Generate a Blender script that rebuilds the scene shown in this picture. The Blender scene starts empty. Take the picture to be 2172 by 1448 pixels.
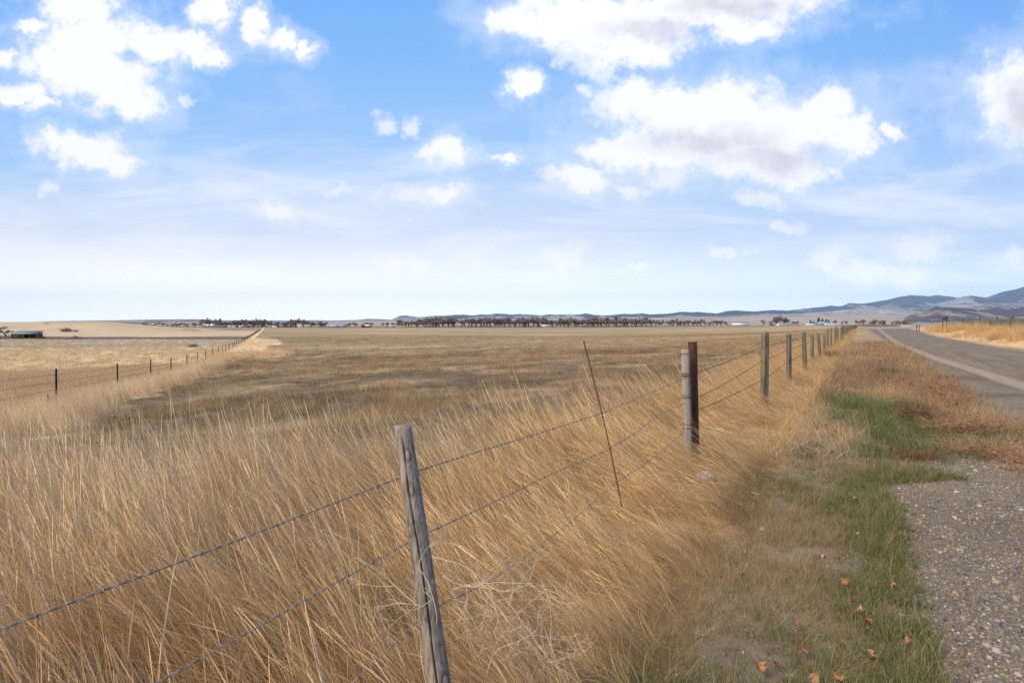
import bpy, math, random
import numpy as np
from mathutils import Vector, Matrix, Euler

# ------------------------------------------------------------------ camera, sky, sun, exposure
F = 1207.0; CZ = 1.6; PITCH = math.atan(36/1207)
sc = bpy.context.scene
COL = sc.collection
cam_d = bpy.data.cameras.new('camera'); cam = bpy.data.objects.new('camera', cam_d); COL.objects.link(cam)
cam_d.sensor_width = 36; cam_d.lens = 36*F/2172; cam_d.clip_start = 0.05; cam_d.clip_end = 90000
cam.location = (0, 0, CZ); cam.rotation_euler = (math.radians(90)-PITCH, 0, 0)
sc.camera = cam
sc.view_settings.view_transform = 'Standard'; sc.view_settings.look = 'None'
sc.view_settings.exposure = 0.0; sc.view_settings.gamma = 1
sc.render.film_transparent = False
sc.cycles.max_bounces = 4; sc.cycles.diffuse_bounces = 3; sc.cycles.glossy_bounces = 1; sc.cycles.transmission_bounces = 3; sc.cycles.volume_bounces = 0
sc.cycles.caustics_reflective = False; sc.cycles.caustics_refractive = False
DENS = 0.3
sc.cycles.use_adaptive_sampling = False
sc.cycles.use_denoising = False

def ray(px, py):
    a = (px-1086)/F; b = -(py-724)/F
    return (a, math.cos(PITCH)+b*math.sin(PITCH), -math.sin(PITCH)+b*math.cos(PITCH))
def at(px, py, Y):
    d = ray(px, py); k = Y/d[1]
    return Vector((d[0]*k, Y, CZ+d[2]*k))
def lin(r, g, b):
    f = lambda c: (c/255/12.92) if c/255 <= .04045 else ((c/255+.055)/1.055)**2.4
    return (f(r), f(g), f(b), 1)

SUN_EL, SUN_AZ = math.radians(42), math.radians(-128)      # azimuth from +Y, negative = left
w = bpy.data.worlds.new('World'); sc.world = w; w.use_nodes = True
nt = w.node_tree; nt.nodes.clear()
class NG:
    def __init__(s, nt): s.nt = nt
    def n(s, t, **k):
        o = s.nt.nodes.new(t)
        for a, v in k.items(): setattr(o, a, v)
        return o
    def set(s, sock, v):
        if isinstance(v, bpy.types.NodeSocket): s.nt.links.new(v, sock)
        else: sock.default_value = v
    def m(s, op, a, b=0.0, c=0.0, clamp=False):
        o = s.n('ShaderNodeMath', operation=op, use_clamp=clamp)
        s.set(o.inputs[0], a); s.set(o.inputs[1], b); s.set(o.inputs[2], c); return o.outputs[0]
    def v(s, op, a, b=(0,0,0), c=(0,0,0)):
        o = s.n('ShaderNodeVectorMath', operation=op)
        s.set(o.inputs[0], a); s.set(o.inputs[1], b)
        if op == 'MULTIPLY_ADD': s.set(o.inputs[2], c)
        return o.outputs['Value'] if op in ('LENGTH', 'DOT_PRODUCT') else o.outputs[0]
    def noise(s, vec, scale, detail=4, rough=.5, dist=0.0, out='Fac', dim='3D'):
        o = s.n('ShaderNodeTexNoise', noise_dimensions=dim)
        s.set(o.inputs['Vector'], vec); s.set(o.inputs['Scale'], scale); s.set(o.inputs['Detail'], detail)
        s.set(o.inputs['Roughness'], rough); s.set(o.inputs['Distortion'], dist)
        return o.outputs[out]
    def mr(s, v, a, b, c=0.0, d=1.0, smooth=True):
        o = s.n('ShaderNodeMapRange', interpolation_type='SMOOTHSTEP' if smooth else 'LINEAR', clamp=True)
        for i, x in enumerate((v, a, b, c, d)): s.set(o.inputs[i], x)
        return o.outputs[0]
    def mix(s, f, a, b, blend='MIX'):
        o = s.n('ShaderNodeMix', data_type='RGBA', blend_type=blend)
        s.set(o.inputs[0], f); s.set(o.inputs[6], a); s.set(o.inputs[7], b); return o.outputs[2]
    def ramp(s, f, stops):
        o = s.n('ShaderNodeValToRGB'); e = o.color_ramp.elements
        while len(e) > 1: e.remove(e[-1])
        e[0].position = stops[0][0]; e[0].color = stops[0][1]
        for p, c in stops[1:]:
            q = e.new(p); q.color = c
        s.set(o.inputs[0], f); return o.outputs[0]
g = NG(nt)
tc = g.n('ShaderNodeTexCoord').outputs['Generated']
sky = g.n('ShaderNodeTexSky', sky_type='NISHITA', sun_disc=False, sun_elevation=SUN_EL, sun_rotation=SUN_AZ)
sky.altitude = 1200; sky.air_density = 1; sky.dust_density = 2
sp = g.n('ShaderNodeSeparateXYZ'); g.set(sp.inputs[0], tc)
yy = g.m('MAXIMUM', g.m('ABSOLUTE', sp.outputs[1]), .22)
u = g.m('DIVIDE', sp.outputs[0], yy); v = g.m('DIVIDE', sp.outputs[2], yy)
cv = g.n('ShaderNodeCombineXYZ'); g.set(cv.inputs[0], u); g.set(cv.inputs[1], v)
P0 = cv.outputs[0]
# edges of clouds are torn by two octaves of displacement
nz1 = g.v('SUBTRACT', g.noise(P0, 9, 5, .6, out='Color'), (.5,.5,.5))
nz2 = g.v('SUBTRACT', g.noise(P0, 34, 4, .6, out='Color'), (.5,.5,.5))
P1 = g.v('MULTIPLY_ADD', nz1, (.125,.085,0), P0); P1 = g.v('MULTIPLY_ADD', nz2, (.040,.030,0), P1)
def uv(px, py):
    d = ray(px, py); return d[0]/d[1], d[2]/d[1]
def blobs(lst, P):
    cur = None
    for (px, py, rx, ry) in lst:
        cu, cw = uv(px, py); a = rx*1.25/F; b = ry*1.25/F
        d = g.v('LENGTH', g.v('MULTIPLY_ADD', P, (1/a, 1/b, 0), (-cu/a, -cw/b, 0)))
        cur = d if cur is None else g.m('SMOOTH_MIN', cur, d, .12)
    return cur
A = [(165,20,75,42),(195,90,115,55),(120,130,85,32),(205,160,110,50),(265,205,70,42),(330,92,70,33),(395,90,55,22),(440,112,35,18),
 (60,55,34,14),(40,190,55,20),(88,215,34,17),(5,120,22,24),(125,302,55,24),(190,320,78,34),(232,345,54,28),(455,22,48,36),(542,52,25,27),(590,85,36,17),(635,105,24,17),
 (1110,48,70,26),(1210,35,130,50),(1330,55,140,58),(1345,98,80,36),(1490,12,220,40),(1585,55,60,33),
 (1390,215,105,48),(1330,312,92,30),(1500,255,170,80),(1640,285,150,68),(1740,238,42,38),(1790,285,60,42),(1600,345,130,38),(1680,352,75,30),(1430,325,130,34),
 (1882,275,24,17),(1240,374,56,26),(1112,188,26,24),(958,315,38,26),(1075,341,25,15),(940,402,30,19),(2160,205,84,84),(2172,245,60,42),(590,447,34,18)]
B = [(1230,115,62,36),(1275,148,45,20),(1400,383,52,26),(1335,396,40,11),(1235,183,28,12),(912,320,28,9),(865,407,55,16),(880,266,20,20),(822,248,28,20),
 (1190,550,42,32),(860,556,52,17),(1360,560,28,11),(1612,420,50,16),(1665,480,38,16),(1550,538,36,13),(1760,548,45,24),(1940,522,66,30),(2150,545,38,28),(392,208,22,15),(100,400,20,14),(1180,360,50,12),(720,395,30,10),(1880,580,120,30)]
C = [(540,110,120,50),(600,190,80,45),(1100,60,150,60),(1750,560,360,70),(1950,420,300,60),(1450,380,280,50),(700,330,300,30),(2000,180,200,40)]
G_ = [(1500,298,150,34),(1640,335,130,30),(1400,60,120,24),(1560,15,130,22),(2172,225,60,60),(1800,560,200,50)]
fn = g.noise(P0, 22, 8, .68)
dA = g.m('ADD', blobs(A, P1), g.m('MULTIPLY', g.m('SUBTRACT', fn, .5), 1.5))
cA = g.mr(dA, 1.12, .50)
halo = g.m('MULTIPLY', g.mr(g.m('ADD', dA, g.m('MULTIPLY', g.m('SUBTRACT', g.noise(P0, 6, 6, .65), .5), 2.2)), 1.9, .9), .30)
dB = g.m('ADD', blobs(B, P1), g.m('MULTIPLY', g.m('SUBTRACT', fn, .5), 2.4))
cB = g.m('MULTIPLY', g.mr(dB, 1.2, .2), .72)
st = g.n('ShaderNodeMapping'); g.set(st.inputs[0], P0); st.inputs['Rotation'].default_value = (0,0,.35); st.inputs['Scale'].default_value = (1.6,7,1)
vn = g.noise(st.outputs[0], 2.2, 6, .6, .6)
cC = g.m('MULTIPLY', g.m('MULTIPLY', g.mr(blobs(C, P1), 1.3, .1), g.mr(vn, .3, .7)), .42)
# clear sky colour: physically based sky pulled to the photograph's hazy blue
el = g.mr(v, 0.0, .62, smooth=False)
clear = g.ramp(el, [(0, lin(230,235,249)), (.12, lin(219,230,250)), (.3, lin(194,217,251)), (.5, lin(160,204,253)), (.75, lin(132,188,252)), (1, lin(112,176,250))])
side = g.mr(u, -.9, .9, smooth=False)
clear = g.mix(g.m('MULTIPLY', g.mr(u, .3, .9), .5), clear, g.ramp(el, [(0, lin(198,222,250)), (.4, lin(172,200,249)), (1, lin(96,164,243))]))
nish = g.v('SCALE', sky.outputs[0]); nish.node.inputs['Scale'].default_value = .12
clear = g.mix(.12, clear, nish)
# milky band low over the left of the plain
edge = g.m('MULTIPLY_ADD', g.m('SUBTRACT', g.noise(st.outputs[0], 1.0, 7, .62), .5), .30, v)
band = g.m('MULTIPLY', g.mr(edge, .30, .10), g.mr(u, .75, -.75))
clear = g.mix(g.m('MULTIPLY', band, .8), clear, lin(250,249,253))
clear = g.mix(cC, clear, lin(222,232,250)); clear = g.mix(halo, clear, lin(238,244,253))
sv = g.n('ShaderNodeMapping'); g.set(sv.inputs[0], P0); sv.inputs['Rotation'].default_value = (0,0,.12); sv.inputs['Scale'].default_value = (1,5.5,1)
veil = g.m('MULTIPLY', g.m('MULTIPLY', g.mr(g.noise(sv.outputs[0], 2.6, 8, .62, .8), .42, .72), g.mr(v, .02, .10)), g.mr(v, .42, .20))
clear = g.mix(g.m('MULTIPLY', veil, .6), clear, lin(248,250,255))
cloudcol = g.mix(g.m('MULTIPLY', g.mr(blobs(G_, P1), 1.2, .2), g.mr(fn, .3, .6, .55, 1.0)), (.97,.975,1,1), lin(214,216,228))
cc = g.mix(cB, clear, lin(246,247,252)); cc = g.mix(g.m('MULTIPLY', cA, g.mr(v, .05, .3, .6, 1)), cc, cloudcol)
below = g.mr(sp.outputs[2], -.02, -.12)
hb_ = g.n('ShaderNodeVectorMath', operation='SCALE'); g.set(hb_.inputs[0], cc); g.set(hb_.inputs['Scale'], g.mr(v, .17, -.01, 1.0, 1.72)); cc = hb_.outputs[0]   # the haze box dims what lies low behind it
cc = g.mix(below, cc, (.18,.15,.11,1))
bg = g.n('ShaderNodeBackground'); g.set(bg.inputs[0], cc); bg.inputs[1].default_value = 1.1
out = g.n('ShaderNodeOutputWorld'); nt.links.new(bg.outputs[0], out.inputs[0])
w.cycles.sampling_method = 'MANUAL'; w.cycles.sample_map_resolution = 512

sd = bpy.data.lights.new('sun', 'SUN'); sd.energy = 4.8; sd.angle = math.radians(30); sd.color = (1, .88, .70)
so = bpy.data.objects.new('sun', sd); COL.objects.link(so)
sdir = Vector((math.sin(SUN_AZ)*math.cos(SUN_EL), math.cos(SUN_AZ)*math.cos(SUN_EL), math.sin(SUN_EL)))
so.rotation_euler = sdir.to_track_quat('Z', 'Y').to_euler()

# ------------------------------------------------------------------ helpers
rng = np.random.default_rng(7); random.seed(7)
def tag(o, label=None, cat=None, group=None, kind=None):
    if label: o['label'] = label
    if cat: o['category'] = cat
    if group: o['group'] = group
    if kind: o['kind'] = kind
    return o
def empty(name, loc, rz=0):
    o = bpy.data.objects.new(name, None); COL.objects.link(o); o.location = loc; o.rotation_euler.z = rz
    o.empty_display_size = .1
    return o
def copy_tree(o, parent=None):
    c = o.copy(); COL.objects.link(c); c.parent = parent
    for ch in list(o.children): copy_tree(ch, c)
    return c
def mesh_np(name, V, Fc, mats=(), smooth=False, attrs=None, fmat=None):
    """V (n,3); Fc (m,k) array of equal-size faces or list of such arrays"""
    if not isinstance(Fc, (list, tuple)): Fc = [Fc]
    me = bpy.data.meshes.new(name)
    V = np.asarray(V, dtype=np.float32)
    me.vertices.add(len(V)); me.vertices.foreach_set('co', V.ravel())
    tot = [np.asarray(f, dtype=np.int32) for f in Fc if len(f)]
    loops = np.concatenate([f.ravel() for f in tot]) if tot else np.zeros(0, np.int32)
    sizes = np.concatenate([np.full(len(f), f.shape[1], np.int32) for f in tot]) if tot else np.zeros(0, np.int32)
    if len(sizes):
        me.loops.add(len(loops)); me.loops.foreach_set('vertex_index', loops)
        me.polygons.add(len(sizes)); me.polygons.foreach_set('loop_start', np.concatenate([[0], np.cumsum(sizes)[:-1]]).astype(np.int32))
        me.polygons.foreach_set('loop_total', sizes)
    for m in mats: me.materials.append(m)
    if fmat is not None: me.polygons.foreach_set('material_index', np.asarray(fmat, dtype=np.int32))
    me.update(calc_edges=True)
    if smooth and len(sizes): me.polygons.foreach_set('use_smooth', np.ones(len(sizes), bool))
    for (n, typ, data) in (attrs or []):
        a = me.attributes.new(n, typ, 'POINT')
        key = {'FLOAT':'value','INT':'value','FLOAT_VECTOR':'vector','FLOAT_COLOR':'color'}[typ]
        a.data.foreach_set(key, np.asarray(data, dtype=np.int32 if typ=='INT' else np.float32).ravel())
    return me
def link(name, me, parent=None):
    o = bpy.data.objects.new(name, me); COL.objects.link(o); o.parent = parent; return o
class MB:
    """collects shapes and links them as one mesh object"""
    def __init__(s): s.V = []; s.Q = []; s.T = []; s.n = 0
    def add(s, V, Q=(), T=()):
        V = np.asarray(V, float); s.V.append(V)
        if len(Q): s.Q.append(np.asarray(Q)+s.n)
        if len(T): s.T.append(np.asarray(T)+s.n)
        s.n += len(V)
    def box(s, c, size, rz=0, taper=1.0):
        x, y, z = [k/2 for k in size]; V = []
        for (a, b, d) in ((-1,-1,-1),(1,-1,-1),(1,1,-1),(-1,1,-1),(-1,-1,1),(1,-1,1),(1,1,1),(-1,1,1)):
            t = taper if d > 0 else 1
            p = Vector((a*x*t, b*y*t, d*z)); p.rotate(Euler((0,0,rz))); V.append(p+Vector(c))
        s.add(V, [(0,3,2,1),(4,5,6,7),(0,1,5,4),(1,2,6,5),(2,3,7,6),(3,0,4,7)])
    def tube(s, pts, rad, k=6, cap=True):
        pts = np.asarray(pts, float); n = len(pts)
        rad = np.full(n, rad) if np.isscalar(rad) else np.asarray(rad, float)
        t = np.gradient(pts, axis=0); t /= np.linalg.norm(t, axis=1)[:, None]+1e-12
        ref = np.where(np.abs(t[:, 2:3]) > .9, np.array([[1.,0,0]]), np.array([[0,0,1.]]))
        ref = np.repeat(ref[:1], n, 0) if np.ptp(np.abs(t[:,2])) < .5 else ref
        a = np.cross(t, ref); a /= np.linalg.norm(a, axis=1)[:, None]+1e-12
        b = np.cross(t, a)
        th = np.arange(k)*2*np.pi/k
        V = pts[:, None]+rad[:, None, None]*(np.cos(th)[None, :, None]*a[:, None]+np.sin(th)[None, :, None]*b[:, None])
        V = V.reshape(-1, 3)
        i = np.arange(n-1)[:, None]*k; j = np.arange(k)[None]; j2 = (j+1) % k
        Q = np.stack([i+j, i+k+j, i+k+j2, i+j2], -1).reshape(-1, 4)
        T = []
        if cap:
            V = np.vstack([V, pts[:1], pts[-1:]]); m = n*k
            for q in range(k):
                T.append((m, q, (q+1) % k)); T.append((m+1, (n-1)*k+(q+1) % k, (n-1)*k+q))
        s.add(V, Q, T)
    def me(s, name, mats=(), smooth=False):
        return mesh_np(name, np.vstack(s.V), [x for x in ([np.vstack(s.Q)] if s.Q else [])+([np.vstack(s.T)] if s.T else [])], mats, smooth)
    def build(s, name, mat, parent=None, smooth=False):
        return link(name, s.me(name, [mat], smooth), parent)
# value-noise in numpy
def _h(ix, iy, sd):
    n = (ix.astype(np.int64)*374761393+iy.astype(np.int64)*668265263+sd*1442695041) & 0xffffffff
    n = ((n ^ (n >> 13))*1274126177) & 0xffffffff
    return ((n ^ (n >> 16)) & 0xffff)/65535.0
def vnoise(x, y, sd=0):
    ix = np.floor(x); iy = np.floor(y); fx = x-ix; fy = y-iy
    fx = fx*fx*(3-2*fx); fy = fy*fy*(3-2*fy)
    a = _h(ix, iy, sd); b = _h(ix+1, iy, sd); c = _h(ix, iy+1, sd); d = _h(ix+1, iy+1, sd)
    return (a*(1-fx)+b*fx)*(1-fy)+(c*(1-fx)+d*fx)*fy
def fbm(x, y, sd=0, o=4):
    t = 0; a = .5; k = 0
    for i in range(o):
        t = t+a*vnoise(x*2**i, y*2**i, sd+i*17); k += a; a *= .5
    return t/k
def ss(x, a, b):
    t = np.clip((x-a)/(b-a), 0, 1); return t*t*(3-2*t)

# ------------------------------------------------------------------ lie of the land
FM, FC = .6123, -1.883                       # roadside fence: x = FM*y + FC
LM, LC = -.4287, -8.212                      # fence across the field: x = LM*y + LC
RE = np.array([(-60,-26),(10.9,0),(30.5,33.9),(37.9,46),(53.6,71.5),(150,215),(300,440),(1400,2080)])   # right edge of the road
LE = np.array([(-46,-66),(-5.6,-20),(5.0,0),(12.2,13.6),(14.7,18.05),(19.1,26.1),(30.8,46),(60.5,93),(137.5,215),(288,440),(1388,2080)])  # left edge of the road
def s_of(x, y): return (FM*y+FC-x)*.853
def dl_of(x, y): return (x-(LM*y+LC))*.919
def t_of(x, y): return (x-np.interp(y, RE[:,1], RE[:,0]))*.86
def hgt(x, y):
    x = np.asarray(x, float); y = np.asarray(y, float)
    s = s_of(x, y); t = t_of(x, y)
    z = -4.4*(1-np.exp(-np.maximum(s-1.0, 0)/52))
    z = z+3.6*(1-np.exp(-np.maximum(t-1.5, 0)/14))
    yy = np.maximum(y, 1); r = x/yy
    z = z+9.0*ss(-r, .54, .74)*ss(y, 380, 650)
    z = z+3.4*ss(r, .05, .55)*ss(y, 250, 900)*ss(s, 0, 60)
    z = z+(fbm(x/9, y/9, 3, 3)-.5)*.22*ss(np.abs(s+2), 3, 14)*ss(-np.abs(t+3), -9999, -4)*np.where(t>-8, .3, 1)
    z = z+(fbm(x/60, y/60, 5, 3)-.5)*.9*ss(s, 10, 70)
    return z
def gp(x, y, dz=0): return Vector((x, y, float(hgt(x, y))+dz))

STRAW = np.array([.69,.455,.222]); GOLD = np.array([.69,.435,.195]); PALE = np.array([.78,.555,.305]); OLIVE = np.array([.245,.172,.082])
MOWN = np.array([.355,.228,.115]); DARKM = np.array([.175,.118,.062]); GREEN = np.array([.155,.165,.048]); RUSS = np.array([.36,.215,.12])
GRAV = np.array([.23,.170,.108]); SOIL = np.array([.19,.130,.082]); PLOUGH = np.array([.15,.095,.06])
def lerp(a, b, t): return a*(1-t[..., None])+b*t[..., None]
def masks(x, y):
    s = s_of(x, y); dl = dl_of(x, y); t = t_of(x, y)
    nz = fbm(x*.6, y*.6, 11, 3)-.5
    wt = 1.7+.95*np.maximum(0, -x)
    wt = np.minimum(wt, 60)
    tall = ss(wt+nz*1.6-s, -.25, .35)*ss(s, -1.05, -.6)*(y < 400)
    wl = 3.0+8.5*ss(y, 78, 90)*(1-.5*ss(y, 110, 125)+.5*ss(y, 150, 165))+nz*3
    wl = wl*(1-.8*ss(y, 210, 260))
    strip = ss(wl-dl, -.4, .8)*ss(dl, -.6, .2)
    meadow = ss(-dl, -.3, .5)
    field = ss(s, -.3, .3)*(1-meadow)*(1-strip)*(1-tall)
    return s, dl, t, tall, strip, meadow, field
def zone_col(x, y, top=False):
    """real albedo of the ground cover (top=True: the stems standing on it)"""
    s, dl, t, tall, strip, meadow, field = masks(x, y)
    R = np.hypot(x, y)
    n1 = fbm(x/14, y/14, 21, 4); n2 = fbm(x/3.1, y/3.1, 22, 3); n3 = fbm(x/1.1, y/5.0, 24, 3)
    big = fbm(x/90+y/400, y/26, 23, 4)
    # mown field: lighter wisps, dark thin patches close to the front edge
    dark = ss(n1+.35*(n2-.5), .50, .66)*ss(R, 150, 45)
    dark = np.maximum(dark, ss(64-R, 0, 26)*ss(n2+.6*(n1-.5), .24, .50)*.95)
    dark = np.maximum(dark, .8*ss(6.0-(wdist := dl-3.0-8.5*ss(y, 78, 90)), 0, 5)*ss(n2, .2, .45)*ss(110-y, 0, 20))
    mo = np.broadcast_to(MOWN, x.shape+(3,))
    mo = lerp(mo, STRAW*.92, .55*ss(big, .5, .72)); mo = lerp(mo, OLIVE*1.25, .7*ss(big, .5, .3)*ss(R, 900, 200))
    mo = lerp(mo, RUSS*.85, .4*ss(n2, .5, .8)*ss(R, 160, 40)); mo = lerp(mo, DARKM, .85*dark)
    wisps = ss(n3+.25*(n1-.5), .56, .72)*ss(R, 260, 60)
    mo = lerp(mo, STRAW*.9, .55*wisps)
    mo = lerp(mo, STRAW*.75, .4*ss(x, 5, 60)*ss(y, 200, 50)*ss(n1, .3, .6))
    mo = lerp(mo, np.array([.31,.22,.125]), ss(y, 700, 900)*.7)
    # meadow beyond the cross fence
    me = np.broadcast_to(PALE*.82, x.shape+(3,))
    me = lerp(me, RUSS*1.15, .55*ss(fbm(x/12, y/4, 31, 4), .45, .7)*ss(90-y, 0, 60))
    me = lerp(me, STRAW, ss(y, 170, 70)*.6)
    me = lerp(me, np.array([.53,.43,.30]), ss(y, 120, 150)*ss(y, 240, 225)*.6)
    pl = ss(y, 222+6*(n2-.5), 230+6*(n2-.5))*ss(y, 286, 276)
    me = lerp(me, PLOUGH, pl)
    me = lerp(me, STRAW*.80+np.array([0,.02,.035]), ss(y, 284, 292)); me = lerp(me, OLIVE*1.6, .45*ss(y, 420, 470)*ss(fbm(x/50, y/20, 33, 3), .35, .6))
    me = lerp(me, np.array([.30,.20,.13]), ss(y, 560, 600)*ss(-x/np.maximum(y,1), .56, .50))
    c = lerp(mo, me, meadow)
    c = lerp(c, lerp(np.broadcast_to(PALE, x.shape+(3,)), GOLD, .35*ss(n1, .3, .7)), strip)
    # tall roadside grass
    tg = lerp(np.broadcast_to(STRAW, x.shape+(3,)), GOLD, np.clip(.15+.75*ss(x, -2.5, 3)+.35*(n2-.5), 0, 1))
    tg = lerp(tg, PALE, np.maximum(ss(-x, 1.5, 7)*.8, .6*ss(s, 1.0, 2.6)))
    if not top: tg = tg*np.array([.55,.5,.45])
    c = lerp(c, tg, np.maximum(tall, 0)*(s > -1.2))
    # verge
    g1 = fbm(x*.9, y*.5, 41, 3)
    ve = lerp(np.broadcast_to(STRAW*.8, x.shape+(3,)), GREEN, ss(g1+.12*ss(-s, .8, 2.0)-.15*ss(R, 14, 22)+.16*ss(-s, 1.0, 1.9)*ss(-s, 2.9, 2.4)*ss(R, 6.5, 9)*ss(R, 17, 11), .45, .60))
    far_r = ss(R, 7.0, 10)
    ru = lerp(np.broadcast_to(RUSS, x.shape+(3,)), STRAW*.8, ss(fbm(x*.8, y*.4, 43, 3), .45, .65))
    ve = lerp(ve, ru, ss(R, 8+5*ss(-s, 3.0, 2.3), 13+2*ss(-s, 3.0, 2.3))*ss(fbm(x*.35, y*.22, 42, 3)+.22*ss(-s, 1.2, 2.6), .42, .57))
    if not top: ve = lerp(np.broadcast_to(SOIL*1.1, x.shape+(3,)), ve, np.full(x.shape, .10)+.6*ss(R, 15, 50))
    vg = ss(-s, .75, 1.1)
    c = lerp(c, ve, vg)
    # gravel shoulder
    gm = ss(-s+.5*(fbm(x*1.3, y*1.3, 44, 3)-.5), 1.82+1.8*far_r, 2.0+1.85*far_r)*(t < 0)
    gr = lerp(np.broadcast_to(GRAV, x.shape+(3,)), SOIL*.95, ss(fbm(x*.7, y*.7, 45, 3), .45, .62))
    c = lerp(c, gr, gm*1.0)
    # far side of the road
    rt = lerp(np.broadcast_to(GOLD*.98, x.shape+(3,)), RUSS*.9, .6*ss(fbm(x/6, y/6, 51, 3), .5, .7))
    rt = lerp(rt, np.array([.20,.205,.15]), ss(t, 6.0, 8.0)*ss(t, 15, 13))
    rt = lerp(rt, np.array([.40,.26,.135]), ss(t, 14, 17)); rt = lerp(rt, PALE*1.05, ss(t, 25, 30))
    c = lerp(c, rt, ss(t, .2, 1.4))
    # dirt where the roads meet in the distance
    c = lerp(c, np.array([.34,.27,.22]), ss(y, 205, 222)*ss(-t, -14, -8)*ss(-s, 3.2, 4.2)*ss(y, 420, 330))
    return np.clip(c, .01, .9)

def pmat(name, rough=.85, spec=.2):
    m = bpy.data.materials.new(name); m.use_nodes = True
    b = m.node_tree.nodes['Principled BSDF']; b.inputs['Roughness'].default_value = rough
    b.inputs['Specular IOR Level'].default_value = spec
    return m, NG(m.node_tree), b
def flat(name, col, rough=.8, spec=.2, var=.15, scale=3.0, bump=0.0, metal=0.0):
    m, q, b = pmat(name, rough, spec)
    c = q.n('ShaderNodeTexCoord').outputs['Object']
    n = q.noise(c, scale, 5, .6)
    d = tuple(x*(1-var) for x in col[:3])+(1,); l = tuple(min(1, x*(1+var)) for x in col[:3])+(1,)
    q.set(b.inputs['Base Color'], q.mix(q.mr(n, .3, .7), d, l)); b.inputs['Metallic'].default_value = metal
    if bump:
        bp = q.n('ShaderNodeBump'); bp.inputs['Strength'].default_value = bump; q.set(bp.inputs['Height'], n); q.set(b.inputs['Normal'], bp.outputs[0])
    return m

# ground: one sheet, finer towards the place where one stands, reaching the horizon
az = np.radians(np.concatenate([np.arange(-180, -60, 5), np.linspace(-60, 60, 900), np.arange(65, 181, 5)]))
rr = np.concatenate([[.3,.6], np.geomspace(.9, 26900, 560)])
Rg, Ag = np.meshgrid(rr, az, indexing='ij')
gx, gy = Rg*np.sin(Ag), Rg*np.cos(Ag)
gz = hgt(gx, gy)
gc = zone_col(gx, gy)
nA, nR = len(az), len(rr)
i = np.arange(nR-1)[:, None]*nA; j = np.arange(nA-1)[None]
Q = np.stack([i+j, i+j+1, i+nA+j+1, i+nA+j], -1).reshape(-1, 4)[:, ::-1]
V = np.stack([gx, gy, gz], -1).reshape(-1, 3); V = np.vstack([V, [[0,0,float(hgt(0,0))]]])
Tn = np.stack([np.arange(nA-1), np.full(nA-1, len(V)-1), np.arange(1, nA)], -1)
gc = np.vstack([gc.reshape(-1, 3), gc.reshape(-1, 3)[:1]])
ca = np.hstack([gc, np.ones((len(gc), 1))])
mg, q, b = pmat('ground_cover', .95, .1)
a = q.n('ShaderNodeAttribute', attribute_name='cover')
pos = q.n('ShaderNodeNewGeometry').outputs['Position']
mp = q.n('ShaderNodeMapping'); q.set(mp.inputs[0], pos); mp.inputs['Rotation'].default_value = (0,0,.55)
n1 = q.noise(pos, 9, 6, .7); n2 = q.noise(pos, .8, 8, .7); n3 = q.noise(pos, .09, 8, .65)
k = q.m('MULTIPLY', q.mr(n1, .2, .8, .72, 1.3), q.mr(n2, .25, .75, .78, 1.22)); k = q.m('MULTIPLY', k, q.mr(n3, .25, .75, .85, 1.15))
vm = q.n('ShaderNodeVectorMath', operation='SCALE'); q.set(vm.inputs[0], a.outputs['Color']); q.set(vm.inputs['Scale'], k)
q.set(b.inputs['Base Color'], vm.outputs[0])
bp = q.n('ShaderNodeBump'); bp.inputs['Strength'].default_value = .6; bp.inputs['Distance'].default_value = .05
q.set(bp.inputs['Height'], q.m('ADD', n1, n2)); q.set(b.inputs['Normal'], bp.outputs[0])
o = link('ground', mesh_np('ground', V, [Q, Tn], [mg], True, [('cover', 'FLOAT_COLOR', ca)])); tag(o, kind='structure')

# road: worn dark oiled surface with a pale dirt margin
def ribbon(name, L, R, ys, dz, mat, nx=12, crown=0.0):
    xl = np.interp(ys, L[:,1], L[:,0]); xr = np.interp(ys, R[:,1], R[:,0])
    tt = np.linspace(0, 1, nx)
    X = xl[:, None]*(1-tt)+xr[:, None]*tt; Y = np.repeat(ys[:, None], nx, 1)
    Z = hgt(X, Y)+dz+crown*(1-(2*tt-1)**2)
    V = np.stack([X, Y, Z], -1).reshape(-1, 3); i = np.arange(len(ys)-1)[:, None]*nx; j = np.arange(nx-1)[None]
    Q = np.stack([i+j, i+j+1, i+nx+j+1, i+nx+j], -1).reshape(-1, 4)
    me = mesh_np(name, V, Q, [mat], True, [('across', 'FLOAT', np.tile(tt, len(ys)))])
    return link(name, me)
def sm(P):   # smooth a polyline in y
    ys = np.concatenate([np.linspace(-60, 120, 120), np.linspace(125, 600, 60), np.linspace(620, 2080, 40)])
    xs = np.interp(ys, P[:,1], P[:,0]); 
    for _ in range(30):
        xs[1:-1] = .5*xs[1:-1]+.25*(xs[2:]+xs[:-2]) if False else xs[1:-1]
    return np.stack([xs, ys], 1)
mr_, q, b = pmat('worn_road', .8, .25)
pos = q.n('ShaderNodeNewGeometry').outputs['Position']
ac = q.n('ShaderNodeAttribute', attribute_name='across').outputs['Fac']
mp = q.n('ShaderNodeMapping', vector_type='TEXTURE'); q.set(mp.inputs[0], pos); mp.inputs['Rotation'].default_value = (0,0,-.565); mp.inputs['Scale'].default_value = (1,9,1)
n1 = q.noise(mp.outputs[0], 1.6, 6, .65); n2 = q.noise(pos, 22, 5, .75); n3 = q.noise(mp.outputs[0], .35, 4, .6)
c = q.mix(q.mr(n1, .32, .68), lin(118,96,68), lin(146,121,90))
c = q.mix(q.m('MULTIPLY', q.mr(n3, .45, .7), .6), c, lin(138,118,98))
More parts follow.
